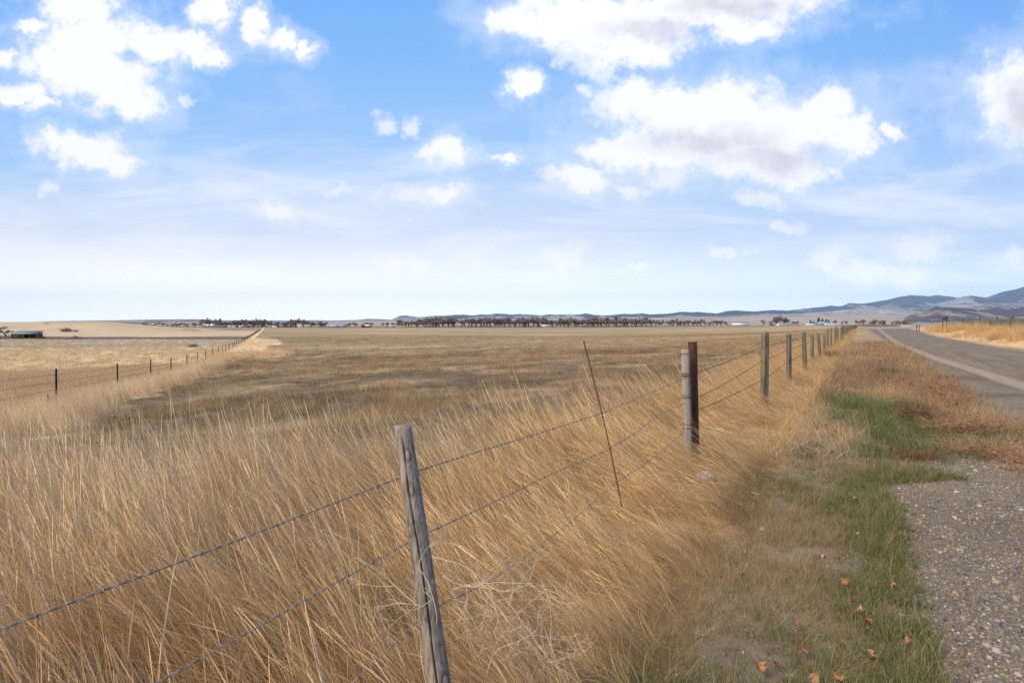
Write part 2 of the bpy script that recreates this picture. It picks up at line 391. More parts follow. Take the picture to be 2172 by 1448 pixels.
acn = q.m('MULTIPLY_ADD', q.m('SUBTRACT', n1, .5), .055, q.m('MULTIPLY_ADD', q.m('SUBTRACT', n2, .5), .03, ac))
stripe = q.m('MULTIPLY', q.mr(acn, .0, .045), q.mr(acn, .135, .085))
c = q.mix(q.m('MULTIPLY', stripe, .7), c, lin(186,155,118))
c = q.mix(q.m('MULTIPLY', q.mr(acn, .955, .985), .7), c, lin(190,160,124))
vo = q.n('ShaderNodeTexVoronoi'); q.set(vo.inputs['Vector'], pos); vo.inputs['Scale'].default_value = 60
c = q.mix(q.mr(n2, .3, .75, .0, .45), c, lin(80,66,52)); c = q.mix(q.m('MULTIPLY', q.mr(vo.outputs['Distance'], .28, .1), .3), c, lin(170,158,146))
q.set(b.inputs['Base Color'], c)
bp = q.n('ShaderNodeBump'); bp.inputs['Strength'].default_value = .5; bp.inputs['Distance'].default_value = .01; q.set(bp.inputs['Height'], n2); q.set(b.inputs['Normal'], bp.outputs[0])
ys = np.concatenate([np.linspace(-60, 120, 200), np.linspace(124, 212, 40)])
tag(ribbon('road', LE, RE, ys, .006, mr_, 16, .03), kind='structure')

# thin pale gravel road along the foot of the far trees
mfr = flat('pale_road', lin(176,158,134), .9, .1, .08, .05)
xs = np.linspace(-360, 520, 120)
V = []; 
for x in xs:
    for yv in (1010, 1038):
        V.append((x, yv, float(hgt(x, yv))+.35))
V = np.array(V); i = np.arange(len(xs)-1)*2
tag(link('far_road', mesh_np('far_road', V, np.stack([i, i+2, i+3, i+1], -1), [mfr])), kind='structure')

# ------------------------------------------------------------------ far country: plains, mesa, mountains (each at its own distance, with slopes)
def land_mat(name, light, mid, dark, sx, trees=0.0, dens=.5):
    m, q, b = pmat(name, .95, .05)
    pos = q.n('ShaderNodeNewGeometry').outputs['Position']
    mp = q.n('ShaderNodeMapping'); q.set(mp.inputs[0], pos); mp.inputs['Scale'].default_value = (1/sx, .35/sx, 3.2/sx)
    n1 = q.noise(mp.outputs[0], 1, 7, .62, .4); n2 = q.noise(mp.outputs[0], 4.2, 6, .65); n3 = q.noise(mp.outputs[0], .33, 4, .5)
    c = q.mix(q.mr(n1, .36, .64), light, mid)
    c = q.mix(q.mr(q.m('ADD', n2, q.m('MULTIPLY', n3, .8)), 1.02-.3*dens, 1.2-.3*dens), c, dark)
    if trees:
        hh = q.n('ShaderNodeAttribute', attribute_name='rel').outputs['Fac']
        f = q.m('ADD', hh, q.m('MULTIPLY', q.m('SUBTRACT', n1, .5), 1.6))
        c = q.mix(q.mr(f, trees, trees+.12), c, dark)
    q.set(b.inputs['Base Color'], c); return m
def hills(name, sil, D, depth, foot, mat, sd, rough=.20, gully=.42, na=700, nr=46, back=1.6, label=None):
    """sil: (px, py) crest points; the land climbs from D-depth to the crest at D and falls away behind it"""
    S = np.array(sil, float)
    px = np.linspace(S[0,0], S[-1,0], na); py = np.interp(px, S[:,0], S[:,1])
    py = np.convolve(np.pad(py, 3, 'edge'), np.ones(7)/7, 'valid')
    u_ = (px-1086)/F
    cr = (688.5-py)/F*D
    k = np.linspace(0, 1+back, nr)
    y = D-depth+k*depth
    U, K = np.meshgrid(u_, k, indexing='ij'); Y = np.repeat(y[None], na, 0)
    X = U*Y
    e = np.minimum(np.linspace(0,1,na), np.linspace(1,0,na))[:, None]
    prof = np.where(K <= 1, ss(K, 0, 1.0)**.85, 1-ss(K, 1, 1+back))
    sc_ = D/16000
    rg = np.abs(fbm(X/(900*sc_), Y/(1900*sc_), sd, 5)-.5)*2
    H = cr[:, None]*prof
    H = H*(1-gully*(1-np.abs(K-1)*.0)*ss(np.abs(K-1), 0, .25)*(1-rg)) + cr.max()*rough*(fbm(X/(500*sc_), Y/(500*sc_), sd+5, 5)-.5)*ss(np.abs(K-1), .0, .2)*prof
    H = H+cr.max()*.035*(fbm(U*60, U*0, sd+9, 4)-.5)[:, :]*prof
    H = H*ss(e, 0, .02)
    Z = foot*(1-prof)+H+0*K
    V = np.stack([X, Y, Z+ -4*(prof < .01)], -1).reshape(-1, 3)
    i = np.arange(na-1)[:, None]*nr; j = np.arange(nr-1)[None]
    Q = np.stack([i+j, i+nr+j, i+nr+j+1, i+j+1], -1).reshape(-1, 4)
    o = link(name, mesh_np(name, V, Q, [mat], True, [('rel', 'FLOAT', (H/max(cr.max(), 1)).ravel())]))
    tag(o, kind='structure'); return o
mt_blue = land_mat('mountain_slopes', (.33,.28,.22,1), (.17,.16,.12,1), (.032,.036,.042,1), 900, trees=.42)
mt_hill = land_mat('foothill_slopes', (.42,.33,.25,1), (.27,.22,.18,1), (.09,.085,.075,1), 420, dens=.55)
mt_mesa = land_mat('mesa_slopes', (.30,.22,.17,1), (.15,.12,.10,1), (.07,.06,.055,1), 260, dens=.8, trees=.62)
mt_plain = land_mat('plain_slopes', (.44,.33,.235,1), (.33,.25,.18,1), (.20,.16,.125,1), 300, dens=.25)
mt_bench = land_mat('bench_slopes', (.36,.25,.185,1), (.26,.19,.15,1), (.12,.09,.08,1), 230, dens=.5)
hills('mountains', [(1780,668),(1860,652),(1900,640),(1950,642),(1990,643),(2030,632),(2060,627.5),(2090,630.5),(2130,618.5),(2172,609),(2230,600),(2320,603),(2400,620),(2500,655)], 17000, 5200, -5, mt_blue, 101)
hills('mountain_ridge', [(1600,668),(1640,661),(1680,657.5),(1740,652),(1760,649),(1782,650),(1800,642.5),(1830,644.5),(1870,638.5),(1900,630.5),(1930,626.5),(1955,627),(1970,628.5),(1985,626.5),(2012,628.5),(2035,633),(2080,648),(2140,662)], 19500, 4200, -5, mt_blue, 131)
hills('blue_ridges', [(780,688),(832,678),(845,671),(858,669),(870,670.5),(885,673),(905,671.5),(925,669.5),(945,670),(965,667.5),(985,667.5),(1003,669.5),(1020,667),(1035,668),(1050,665),(1070,665.5),(1085,667.5),(1100,666),(1130,668),(1150,669.5),(1165,667),(1180,668),(1210,667),(1225,667.5),(1243,664.5),(1258,668),(1280,669),(1300,668),(1320,665.5),(1345,666.5),(1358,664.5),(1380,667),(1420,665),(1445,661.5),(1470,662.5),(1485,661.5),(1500,663.5),(1520,665),(1540,660),(1560,658.8),(1600,660.5),(1640,658),(1680,659),(1760,665),(1860,676)], 15500, 4200, -5, mt_blue, 151)
hills('foothills', [(1240,684),(1300,677),(1380,674),(1480,671),(1560,669),(1640,666),(1700,665),(1760,660),(1820,655),(1880,653),(1960,656),(2020,650),(2070,644),(2130,643),(2172,645),(2300,640),(2420,660)], 11500, 5200, -5, mt_hill, 171, rough=.22)
hills('plain_rise', [(560,688),(640,683),(720,681.5),(800,680),(900,679),(1000,677.5),(1100,676.5),(1200,675.5),(1320,674.5),(1450,673),(1560,672),(1700,670.5),(1800,668),(1900,668),(2000,670),(2172,668),(2300,668)], 6800, 3600, -5, mt_plain, 191, rough=.10, gully=.12)
hills('mesa', [(1860,688),(1895,681),(1918,673),(1932,666),(1940,664),(1948,667),(1958,664),(1972,656),(1984,650.5),(1993,652),(2010,651.5),(2040,653),(2062,655),(2085,661),(2110,666),(2150,672),(2250,684)], 5200, 1500, -4, mt_mesa, 211, rough=.12, gully=.2)
hills('broken_ridge', [(2050,664),(2080,656.5),(2100,655),(2116,652.5),(2126,654.5),(2136,657.5),(2146,653.5),(2156,654),(2172,650),(2200,652),(2260,650),(2330,662)], 6200, 1500, -4, mt_mesa, 231, rough=.1)
hills('low_bench', [(-320,690),(-100,686),(40,684.5),(100,681.2),(160,680.2),(230,679.3),(300,678.2),(360,677.2),(428,677.0),(440,677.8),(450,679.6),(470,681),(520,683),(600,686),(660,689)], 5400, 1700, -5, mt_bench, 251, rough=.10, gully=.2)
hills('far_bench', [(300,690),(420,680),(500,679.4),(600,679.6),(618,680.4),(655,679.2),(700,679.6),(760,678.6),(780,676.2),(800,676.8),(830,678),(900,680),(980,688)], 12500, 3200, -5, land_mat('far_bench_slopes', (.27,.22,.18,1), (.16,.14,.12,1), (.08,.075,.07,1), 500), 271)

# ------------------------------------------------------------------ fences
def wood_mat(name, light, dark, scale=1.0):
    m, q, b = pmat(name, .85, .15)
    c = q.n('ShaderNodeTexCoord').outputs['Object']
    mp = q.n('ShaderNodeMapping'); q.set(mp.inputs[0], c); mp.inputs['Scale'].default_value = (55*scale, 55*scale, 2.2*scale)
    n1 = q.noise(mp.outputs[0], 1, 7, .65, .5); n2 = q.noise(c, 9, 5, .6)
    mp2 = q.n('ShaderNodeMapping'); q.set(mp2.inputs[0], c); mp2.inputs['Scale'].default_value = (120*scale, 120*scale, 5*scale)
    n3 = q.noise(mp2.outputs[0], 1, 3, .5)
    cc = q.mix(q.mr(n1, .3, .7), dark, light)
    cc = q.mix(q.m('MULTIPLY', q.mr(n3, .62, .72), .75), cc, tuple(x*.3 for x in dark[:3])+(1,))
    cc = q.mix(q.m('MULTIPLY', q.mr(n2, .5, .75), .3), cc, (.2,.15,.1,1))
    a = q.n('ShaderNodeAttribute', attribute_name='crack').outputs['Fac']
    cc = q.mix(a, cc, (.02,.015,.012,1))
    q.set(b.inputs['Base Color'], cc)
    bp = q.n('ShaderNodeBump'); bp.inputs['Strength'].default_value = .7; bp.inputs['Distance'].default_value = .004
    q.set(bp.inputs['Height'], q.m('ADD', n1, n3)); q.set(b.inputs['Normal'], bp.outputs[0]); return m
M_grey = wood_mat('weathered_wood', (.34,.275,.22,1), (.16,.125,.098,1))
M_pale = wood_mat('grey_wood', (.42,.35,.28,1), (.25,.20,.16,1))
M_treat = wood_mat('treated_wood', (.22,.195,.135,1), (.095,.085,.055,1), .6)
M_rust = flat('rusty_pipe', (.075,.030,.018), .7, .3, .45, 14, .3)
M_wire = flat('galvanised_wire', (.25,.215,.18), .8, .2, .35, 60, 0, 0)
M_rwire = flat('rusty_wire', (.09,.06,.045), .7, .3, .35, 60, 0, .3)
M_tpost = flat('green_steel', (.035,.045,.03), .6, .3, .4, 8, 0)
def post(name, base, top, r0, r1, mat, parent, sd, k=28, n=60, crack=True, lump=.06, knots=3, dome=.15, ph=None):
    base = np.array(base); top = np.array(top); h = np.linalg.norm(top-base)
    z = np.linspace(0, 1, n); th = np.arange(k)*2*np.pi/k
    Zg, Tg = np.meshgrid(z, th, indexing='ij')
    R = (r0+(r1-r0)*Zg)*(1+lump*(fbm(Zg*6+np.cos(Tg)*1.2+5, np.sin(Tg)*1.2+5, sd, 3)-.5)*2)
    R = R*(1+.05*(vnoise(np.cos(Tg)*9+20, np.sin(Tg)*9+Zg*2+20, sd+1)-.5))
    rs = np.random.default_rng(sd); cr = np.zeros_like(R)
    if crack:
        ph0 = -math.pi/2 if ph is None else ph
        for q_ in range(3):
            c0 = ph0+(0 if q_ == 0 else rs.uniform(-1.1, 1.1)); a, b_ = (0, .98) if q_ == 0 else sorted(rs.uniform(0, 1, 2))
            ctr = c0+.22*(fbm(Zg*4+q_*9, Zg*0, sd+q_, 3)-.5)*2
            d = np.abs((Tg-ctr+np.pi) % (2*np.pi)-np.pi)
            wd = .035+.06*vnoise(Zg*9, Zg*0, sd+7+q_)
            f = ss(wd+2.2/k-d, 0, 2.2/k)*ss(Zg, a-.01, a+.05)*ss(b_-Zg, -.01, .05)
            cr = np.maximum(cr, f*(1 if q_ == 0 else .8))
    for q_ in range(knots):
        kz, kt = rs.uniform(.1, .95), rs.uniform(-math.pi*1.0, 0)
        d2 = ((Zg-kz)*h/.022)**2+(((Tg-kt+np.pi) % (2*np.pi)-np.pi)*r0/.014)**2
        R = R*(1+.05*np.exp(-d2)); cr = np.maximum(cr, .45*np.exp(-((d2-1.6)**2)*1.5))
    R = R*(1-.20*cr)
    R[-1] *= (1-dome)
    ax = (top-base)[None, None]*Zg[..., None]
    V = base+ax+np.stack([R*np.cos(Tg), R*np.sin(Tg), Zg*0], -1)
    V = V.reshape(-1, 3); i = np.arange(n-1)[:, None]*k; j = np.arange(k)[None]; j2 = (j+1) % k
    Q = np.stack([i+j, i+j2, i+k+j2, i+k+j], -1).reshape(-1, 4)
    V = np.vstack([V, [top+np.array([0,0,dome*.06+.002])]]); m = n*k
    T = np.array([(m, (n-1)*k+q_, (n-1)*k+(q_+1) % k) for q_ in range(k)])
    cr = np.concatenate([cr.ravel(), [0]])
    me = mesh_np(name, V-base, [Q, T], [mat], True, [('crack', 'FLOAT', cr)])
    o = link(name, me, parent); o.location = Vector(base)-(parent.location if parent else Vector()); return o
def strand(name, P, mat, parent, r=.0016, twist=True, barbs=.125, step=None, sd=0, sag=0.0, jit=0.0, blen=.014):
    """twisted two-ply barbed wire through the points P"""
    P = [np.array(p, float) for p in P]; pts = []
    rs = np.random.default_rng(sd+3); st = step or .012
    for a, b_ in zip(P[:-1], P[1:]):
        L = np.linalg.norm(b_-a); n = max(2, int(L/st)); t = np.linspace(0, 1, n, endpoint=False)[:, None]
        pts.append(a+(b_-a)*t+np.array([0,0,-1.])*sag*4*t*(1-t))
    pts = np.vstack(pts+[P[-1][None]])
    d = np.concatenate([[0], np.cumsum(np.linalg.norm(np.diff(pts, axis=0), axis=1))])
    if jit: pts[:, 2] += jit*(fbm(d*.9+sd*7, d*0, sd, 3)-.5)*2; pts[:, 0] += .5*jit*(fbm(d*1.3+sd*7+50, d*0, sd, 3)-.5)*2
    t = np.gradient(pts, axis=0); t /= np.linalg.norm(t, axis=1)[:, None]; up = np.array([0,0,1.]); a_ = np.cross(t, up); a_ /= np.linalg.norm(a_, axis=1)[:, None]; b2 = np.cross(a_, t)
    mb = MB()
    if twist:
        for s_ in (0, math.pi):
            ph = d/.075*2*math.pi+s_
            mb.tube(pts+1.15*r*(np.cos(ph)[:, None]*a_+np.sin(ph)[:, None]*b2), r, 4, False)
    else: mb.tube(pts, r, 3, False)
    if barbs:
        for x in np.arange(rs.uniform(0, barbs), d[-1], barbs):
            x += rs.uniform(-.01, .01); c = np.array([np.interp(x, d, pts[:, q]) for q in range(3)]); kx = min(len(pts)-1, np.searchsorted(d, x))
            tt = t[kx]; aa = a_[kx]; bb = b2[kx]; an = rs.uniform(0, 6.28)
            coil = [c+tt*(q/10*.008-.004)+(2.3*r)*(math.cos(q*.9+an)*aa+math.sin(q*.9+an)*bb) for q in range(9)]
            mb.tube(coil, r*.9, 4)
            for q_ in (0, 1):
                a2 = an+q_*1.9+rs.uniform(-.3,.3)
                for sg in (-1, 1):
                    dr = (math.cos(a2)*aa+math.sin(a2)*bb)*sg
                    mb.tube([c+tt*.003*sg, c+dr*blen+tt*sg*.004], [r*.9, r*.35], 3)
    o = mb.build(name, mat, parent, True); o.location = -(parent.location) if parent else (0,0,0); return o
C0 = gp(FM*2.4+FC, 2.4)
rf = empty('barbed_wire_fence', C0); tag(rf, 'barbed wire fence with wooden posts running along the road verge into the distance', 'fence')
# near leaning post
nb = at(930, 1440, 2.20); ntop = at(854, 903, 2.46)
dn = (ntop-nb); base = nb-dn*((nb.z-(-.05))/dn.z)
o = post('post', base, ntop, .047, .0375, M_grey, rf, 11, 72, 220, lump=.05, knots=7, dome=.04); tag(o, 'nearest split grey wooden post leaning left')
def on_line(px): r = (px-1086)/F; Y = -FC/(FM-r); return Y
# hidden post just outside the frame carries the wires on
hb = Vector((FM*-1.0+FC-.05, -1.0, -.05)); o = post('post', hb, hb+Vector((0,0,1.15)), .045, .04, M_grey, rf, 12, 24, 40)
# the pair: grey wood post strapped to a rusty pipe
wp_b = at(1461, 985, 6.3); wp_b.z = -.05; wp_t = at(1455, 742, 6.3)
wp_b.x -= .006; wp_t.x -= .006
o = post('post', wp_b, wp_t, .049, .0445, M_pale, rf, 13, 40, 90, lump=.03, knots=2, dome=.03, crack=False); tag(o, 'short grey wooden post strapped to the rusty pipe')
pb = at(1475, 990, 6.45); pb.z = -.05; pt = at(1469, 725, 6.45)
mb = MB(); mb.tube([pb, pb+(pt-pb)*.5, pt], .0485, 32, False)
r_in = [pt, pt-(pt-pb).normalized()*.25]; mb.tube(r_in, .041, 32, False)
th = np.arange(32)*2*np.pi/32
Vr = np.vstack([np.array(pt)+.0485*np.stack([np.cos(th), np.sin(th), th*0], 1), np.array(pt)+.041*np.stack([np.cos(th), np.sin(th), th*0], 1)]); mb.add(Vr, [(q_, (q_+1) % 32, 32+(q_+1) % 32, 32+q_) for q_ in range(32)])
o = mb.build('pipe_post', M_rust, rf, True); o.location = -rf.location; tag(o, 'rust brown steel pipe post')
# straps of wire round both posts
def wrap(zc, turns, tail=0):
    mb = MB(); c1 = wp_b.lerp(wp_t, (zc-wp_b.z)/(wp_t.z-wp_b.z)); c2 = pb.lerp(pt, (zc-pb.z)/(pt.z-pb.z))
    d = (c2-c1); d.z = 0; L = d.length; d.normalize(); n = Vector((-d.y, d.x, 0)); rs = random.Random(int(zc*1000))
    for k_ in range(turns):
        pts = []; dz = rs.uniform(-.02, .02)+k_*.012; tl = rs.uniform(-.03, .03); r1 = .051; r2 = .0512
        for a_ in np.linspace(math.pi/2, 3*math.pi/2, 14): pts.append(c1+d*(math.cos(a_)*r1)+n*(math.sin(a_)*r1))
        for a_ in np.linspace(-math.pi/2, math.pi/2, 14): pts.append(c2+d*(math.cos(a_)*r2)+n*(math.sin(a_)*r2))
        pts.append(pts[0].copy())
        pts = [p+Vector((0,0,dz+tl*((p-c1).dot(d)/L))) for p in pts]
        mb.tube(pts, .0022, 5, False)
    if tail: mb.tube([c1+Vector((-.05,-.03,0)), c1+Vector((-.075,-.03,-.03)), c1+Vector((-.07,-.03,-.10))], .002, 5)
    o = mb.build('wire_tie', M_rwire, rf, True); o.location = -rf.location
zr = lambda px, py, Y: at(px, py, Y).z
wrap(zr(1456, 752, 6.35), 1); wrap(zr(1456, 794, 6.35), 3, 1); wrap(zr(1456, 843, 6.35), 3); wrap(zr(1456, 903, 6.35), 3, 1)
# round treated posts on up the road
pxs = [(1623,704,15.5),(1673,707,10.5),(1704.5,704,8.5),(1723,709.5,6.5),(1736,709,6),(1748,708,5.2)]
posts = []
for n_, (px, py, wd) in enumerate(pxs):
    Y = on_line(px); t_ = at(px, py, Y); r_ = wd*Y/F/2
    b_ = t_.copy(); b_.z = float(hgt(t_.x, t_.y))-.05
    tilt = [0, .03, .08, .0, .09, .02][n_]*1.0
    b_.x += tilt
    o = post('post', b_, t_, r_*1.04, r_*.97, M_treat, rf, 30+n_, 24, 40, crack=n_ < 2, lump=.03, knots=2, dome=.3)
    posts.append(t_)
tag(rf.children[-6], 'thick round greenish post, first beyond the rusty pipe')
Y = 29.5+3.7; n_ = 0; proto = None
rs = random.Random(4)
while Y < 330:
    x = FM*Y+FC+rs.uniform(-.05,.05); z = float(hgt(x, Y))
    if proto is None or n_ < 6:
        h = 1.42+rs.uniform(-.05,.07)
        o = post('post', (x, Y, z-.05), (x+rs.uniform(-.04,.04), Y, z+h), .066, .062, M_treat, rf, 50+n_, 12, 8, crack=False, knots=0, dome=.3); proto = o
    else:
        o = proto.copy(); COL.objects.link(o); o.parent = rf; o.location = Vector((x, Y, z-.05))-rf.location; o.rotation_euler = (rs.uniform(-.03,.03), rs.uniform(-.04,.04), rs.uniform(0,6))
        o.scale = (1,1,rs.uniform(.94,1.06))
    Y += 4.05; n_ += 1
# wires, first bay
wz_near = [zr(890, 1004, 2.45), zr(905, 1140, 2.36), zr(930, 1300, 2.27)]
wz_pair = [zr(1448, 800, 6.3), zr(1450, 853, 6.3), zr(1452, 912, 6.3)]
npx = [np.array(base.lerp(ntop, (z-base.z)/(ntop.z-base.z)))+np.array([0,.047,0]) for z in wz_near]
hz = [zr(0, 1338, 1.245), zr(330, 1448, 1.50), zr(745, 1448, 2.02)]
for k_ in range(3):
    A_ = npx[k_]
    # carry the line seen on the left of the post back to the hidden post
    r0 = [( 0, 1338), (330, 1448), (745, 1448)][k_]; rr0 = (r0[0]-1086)/F; Ya = -FC/(FM-rr0)
    q1 = at(r0[0], r0[1], Ya); dirv = np.array(q1)-A_; H_ = A_+dirv*((A_[1]+.95)/(A_[1]-q1.y))
    stay = at([1270,1293,1308][k_], [878,951,1022][k_], [4.09, 4.12, 4.15][k_])
    Bp = np.array([wp_b.x-.045, 6.27, wz_pair[k_]])
    mids = {0: [], 1: [(1154,1012),(1345,920),(1397,879)], 2: [(1033,1236),(1120,1176),(1200,1115),(1357,990),(1397,962)]}[k_]
    pts = [H_, A_]
    for m_ in [(px, py) for px, py in mids if px < 1270]:
        Ym = on_line(m_[0]); pts.append(np.array(at(m_[0], m_[1], Ym)))
    pts.append(np.array(stay))
    for m_ in [(px, py) for px, py in mids if px > 1300 and k_]:
        Ym = on_line(m_[0]); pts.append(np.array(at(m_[0], m_[1], Ym)))
    pts.append(Bp)
    o = strand('wire', pts, M_wire, rf, r=.0017, barbs=.13, sd=k_, jit=.006)
# second bay and on
atts = [[zr(1485, 787, 6.45), zr(1485, 842, 6.45), zr(1487, 868, 6.45)]]
ph = [(735, 765, 806), (748, 768, 790)]
for k_ in range(3):
    pts = [np.array([pb.x+.04, 6.45, atts[0][k_]])]
    off = [.31, .58, .95][k_]
    for n_, t_ in enumerate(posts):
        z = float(hgt(t_.x, t_.y))
        zz = [at(1615, ph[0][k_], posts[0].y).z, z+1.12-.0, ][0] if n_ == 0 else z+[1.17, .92, .60][k_]
        pts.append(np.array([t_.x-.06, t_.y-.02, zz]))
    near = pts[:4]
    strand('wire', near, M_rwire, rf, r=.0019, barbs=.12, sd=10+k_, sag=.015, jit=.008)
    Y = pts[-1][1]; far = pts[3:]
    for Yf in np.arange(33.2, 300, 12.15): far.append(np.array([FM*Yf+FC-.06, Yf, float(hgt(FM*Yf+FC, Yf))+[1.17,.92,.60][k_]]))
    strand('wire', far, M_rwire, rf, r=.003, twist=False, barbs=.25 if k_ < 0 else 0, step=1.0)
# twisted stay
s0 = np.array(at(1239, 728, 4.02)); s1 = np.array(at(1319, 1075, 4.18)); mb = MB()
t_ = np.linspace(0, 1, 190)[:, None]; ax = s0+(s1-s0)*t_
bow = np.sin(t_[:, 0]*math.pi)*.012; ax[:, 0] += bow
for s_ in (0, math.pi):
    pz = t_[:, 0]*24*2*math.pi+s_
    mb.tube(ax+.0048*np.stack([np.cos(pz), np.sin(pz), pz*0], 1), .0027, 5, False)
th = np.linspace(0, 2*math.pi, 12); mb.tube(s0+np.stack([.006*np.cos(th), th*0, .012*np.sin(th)+.008], 1), .0026, 5, False)
o = mb.build('stay', M_rwire, rf, True); o.location = -rf.location; tag(o, 'thin twisted wire stay leaning left')

# steel post fence across the field
cf = empty('wire_fence', gp(LM*20+LC, 20)); tag(cf, 'thin wire fence on dark green steel posts crossing the fields on the left', 'fence')
lp = [(118,782),(248,770),(319,762),(362,758),(396,753),(419,748.5),(436,743.5),(451,739),(463,735),(472,733.5),(479,731)]
def lY(px): r = (px-1086)/F; return -LC/(LM-r) if False else (-LC)/(-(r-LM))
tp = []
for px, py in lp:
    r = (px-1086)/F; Y = LC/(r-LM); tp.append((at(px, py, Y), Y))
def tpost(p, base, parent, wide=1.0):
    mb = MB(); h = p.z-base
    mb.box((0,0,h/2), (.05*wide,.012*wide,h)); mb.box((0,-.02*wide,h/2), (.012*wide,.036*wide,h-.004))
    for z in np.arange(.2, h-.05, .15): mb.box((0,-.041*wide,z), (.02*wide,.008,.03))
    mb.box((0,.012,.05), (.12,.01,.12))
    o = mb.build('steel_post', M_tpost, parent); o.location = Vector((p.x, p.y, base))-parent.location; return o
wt_ = []
for n_, (p, Y) in enumerate(tp):
    b_ = float(hgt(p.x, p.y))-.05
    if p.z-b_ > 1.65 or p.z-b_ < 1.2: p.z = b_+1.45
    o = tpost(p, b_, cf, 1.25+Y*.008); o.rotation_euler.z = math.radians(20)+rs.uniform(-.3,.3); o.rotation_euler.y = rs.uniform(-.012,.012); wt_.append(p)
tag(cf.children[0], 'nearest dark steel post of the left fence')
proto = cf.children[-1]; Y = wt_[-1].y+8.9
while Y < 620:
    x = LM*Y+LC+rs.uniform(-.1,.1); o = proto.copy(); COL.objects.link(o); o.parent = cf; o.location = gp(x, Y, -.05)-cf.location
    o.scale = (1.0+Y/350, 1, rs.uniform(.9,1.06)); wt_.append(gp(x, Y, 1.4)); Y += 9.5 if Y < 300 else 11
Ym = -6
first = np.array([LM*11+LC, 11, float(hgt(LM*11+LC, 11))+1.3])
prev = np.array([LM*2+LC, 2, float(hgt(LM*2+LC, 2))+1.3])
for p in (first, prev): tpost(Vector(p), p[2]-1.45, cf, 1.2)
for k_, off in enumerate((.22, .50, .80, 1.07)):
    P = [prev-[0,0,off-.15], first-[0,0,off-.15]]+[np.array(p)-[0,0,off] for p in wt_[:7]]
    strand('wire', P, M_rwire, cf, r=.0032, twist=False, barbs=.16, step=.5, sd=20+k_, blen=.02, sag=.03)
    strand('wire', [np.array(p)-[0,0,off] for p in wt_[6::2]], M_rwire, cf, r=.006, twist=False, barbs=0, step=2.0)
# short broken wooden stub beside the first steel post
sb = gp(at(101, 850, 20.6).x, 20.6); o = post('wooden_stub', sb-Vector((0,0,.1)), at(101, 836, 20.6), .07, .02, M_grey, None, 77, 16, 20, crack=True)
tag(o, 'broken grey wooden stub left of the nearest dark steel post', 'post')

# fence beyond the road on the right
rt = empty('ranch_fence', gp(75, 70)); tag(rt, 'brown post fence crossing the rise beyond the road on the right', 'fence')
M_brown = wood_mat('brown_wood', (.14,.075,.05,1), (.07,.035,.025,1), .5)
tops = []
for n_, (px, top, bot, Y) in enumerate([(1945,675.5,684,128),(1950,676,683,131),(2043,674,682,110),(2079,671.5,680,104),(2115,670.5,678,97),(2148,669,676.5,92),(2190,667,675,86)]):
    t_ = at(px, top, Y); b_ = float(hgt(t_.x, t_.y))-.05; 
    if t_.z < b_+.9: t_.z = b_+1.3
    if t_.z > b_+1.9: t_.z = b_+1.6
    post('post', (t_.x, t_.y, b_), t_, .10, .095, M_brown, rt, 90+n_, 10, 6, crack=False, knots=0, dome=.1); tops.append(np.array(t_))
for off in (.2, .55, .9):
    strand('wire', [p-[0,0,off] for p in tops], M_rwire, rt, r=.008, twist=False, barbs=0, step=2)
# light steel fence posts in the grey brush at the right edge
sf = empty('steel_fence', gp(70, 62)); tag(sf, 'low mesh fence on thin steel posts in the grey green brush at the right edge', 'fence')
mp_ = []
for n_, (px, Y) in enumerate([(2062,84),(2100,74),(2143,64),(2185,57),(2240,51)]):
    x = (px-1086)/F*Y; z = float(hgt(x, Y)); o = tpost(Vector((x, Y, z+1.25)), z-.05, sf, 1.3); mp_.append(np.array([x, Y, z]))
mb = MB()
for a_, b_ in zip(mp_[:-1], mp_[1:]):
    for h_ in np.arange(.1, 1.2, .15): mb.tube([a_+[0,0,h_], b_+[0,0,h_]], .004, 3, False)
    L = np.linalg.norm(b_-a_)
    for t_ in np.arange(0, 1, .3/L): p = a_+(b_-a_)*t_; mb.tube([p+[0,0,.1], p+[0,0,1.15]], .003, 3, False)
o = mb.build('wire_mesh', M_wire, sf); o.location = -sf.location
# brown sign seen from behind
sg = empty('road_sign', gp((2004-1086)/F*95, 95)); tag(sg, 'small red brown sign on two posts beyond the road', 'sign')
tz = at(2004, 669, 95).z-sg.location.z; bz = at(2004, 676.5, 95).z-sg.location.z
mb = MB(); mb.box((0,0,(tz+bz)/2-.15), (.85,.03,(tz-bz)*.9)); mb.build('panel', flat('sign_brown', (.13,.035,.025), .6, .3, .2, 6), sg)
for sx in (-.33,.33):
    mb = MB(); mb.box((sx,.05,tz/2-.05), (.08,.06,tz-.1)); mb.build('leg', M_brown, sg)

# ------------------------------------------------------------------ grasses, weeds, stones: ground cover nobody could count
def plant_mat(name, trans=.25, var=.3, rough=.7):
    m = bpy.data.materials.new(name); m.use_nodes = True; q = NG(m.node_tree); b = m.node_tree.nodes['Principled BSDF']
    b.inputs['Roughness'].default_value = rough; b.inputs['Specular IOR Level'].default_value = .25
    ti = q.n('ShaderNodeAttribute', attribute_type='INSTANCER', attribute_name='tint').outputs['Color']
    bv = q.n('ShaderNodeAttribute', attribute_name='bv').outputs['Color']
    c = q.mix(1.0, ti, bv, 'MULTIPLY')
    q.set(b.inputs['Base Color'], c)
    if trans:
        t = q.n('ShaderNodeBsdfTranslucent'); q.set(t.inputs[0], c); mx = q.n('ShaderNodeMixShader'); mx.inputs[0].default_value = trans
        q.nt.links.new(b.outputs[0], mx.inputs[1]); q.nt.links.new(t.outputs[0], mx.inputs[2])
        q.nt.links.new(mx.outputs[0], m.node_tree.nodes['Material Output'].inputs[0])
    return m
M_plant = plant_mat('dry_blades'); M_stone = plant_mat('pebbles', 0, .3, .8)
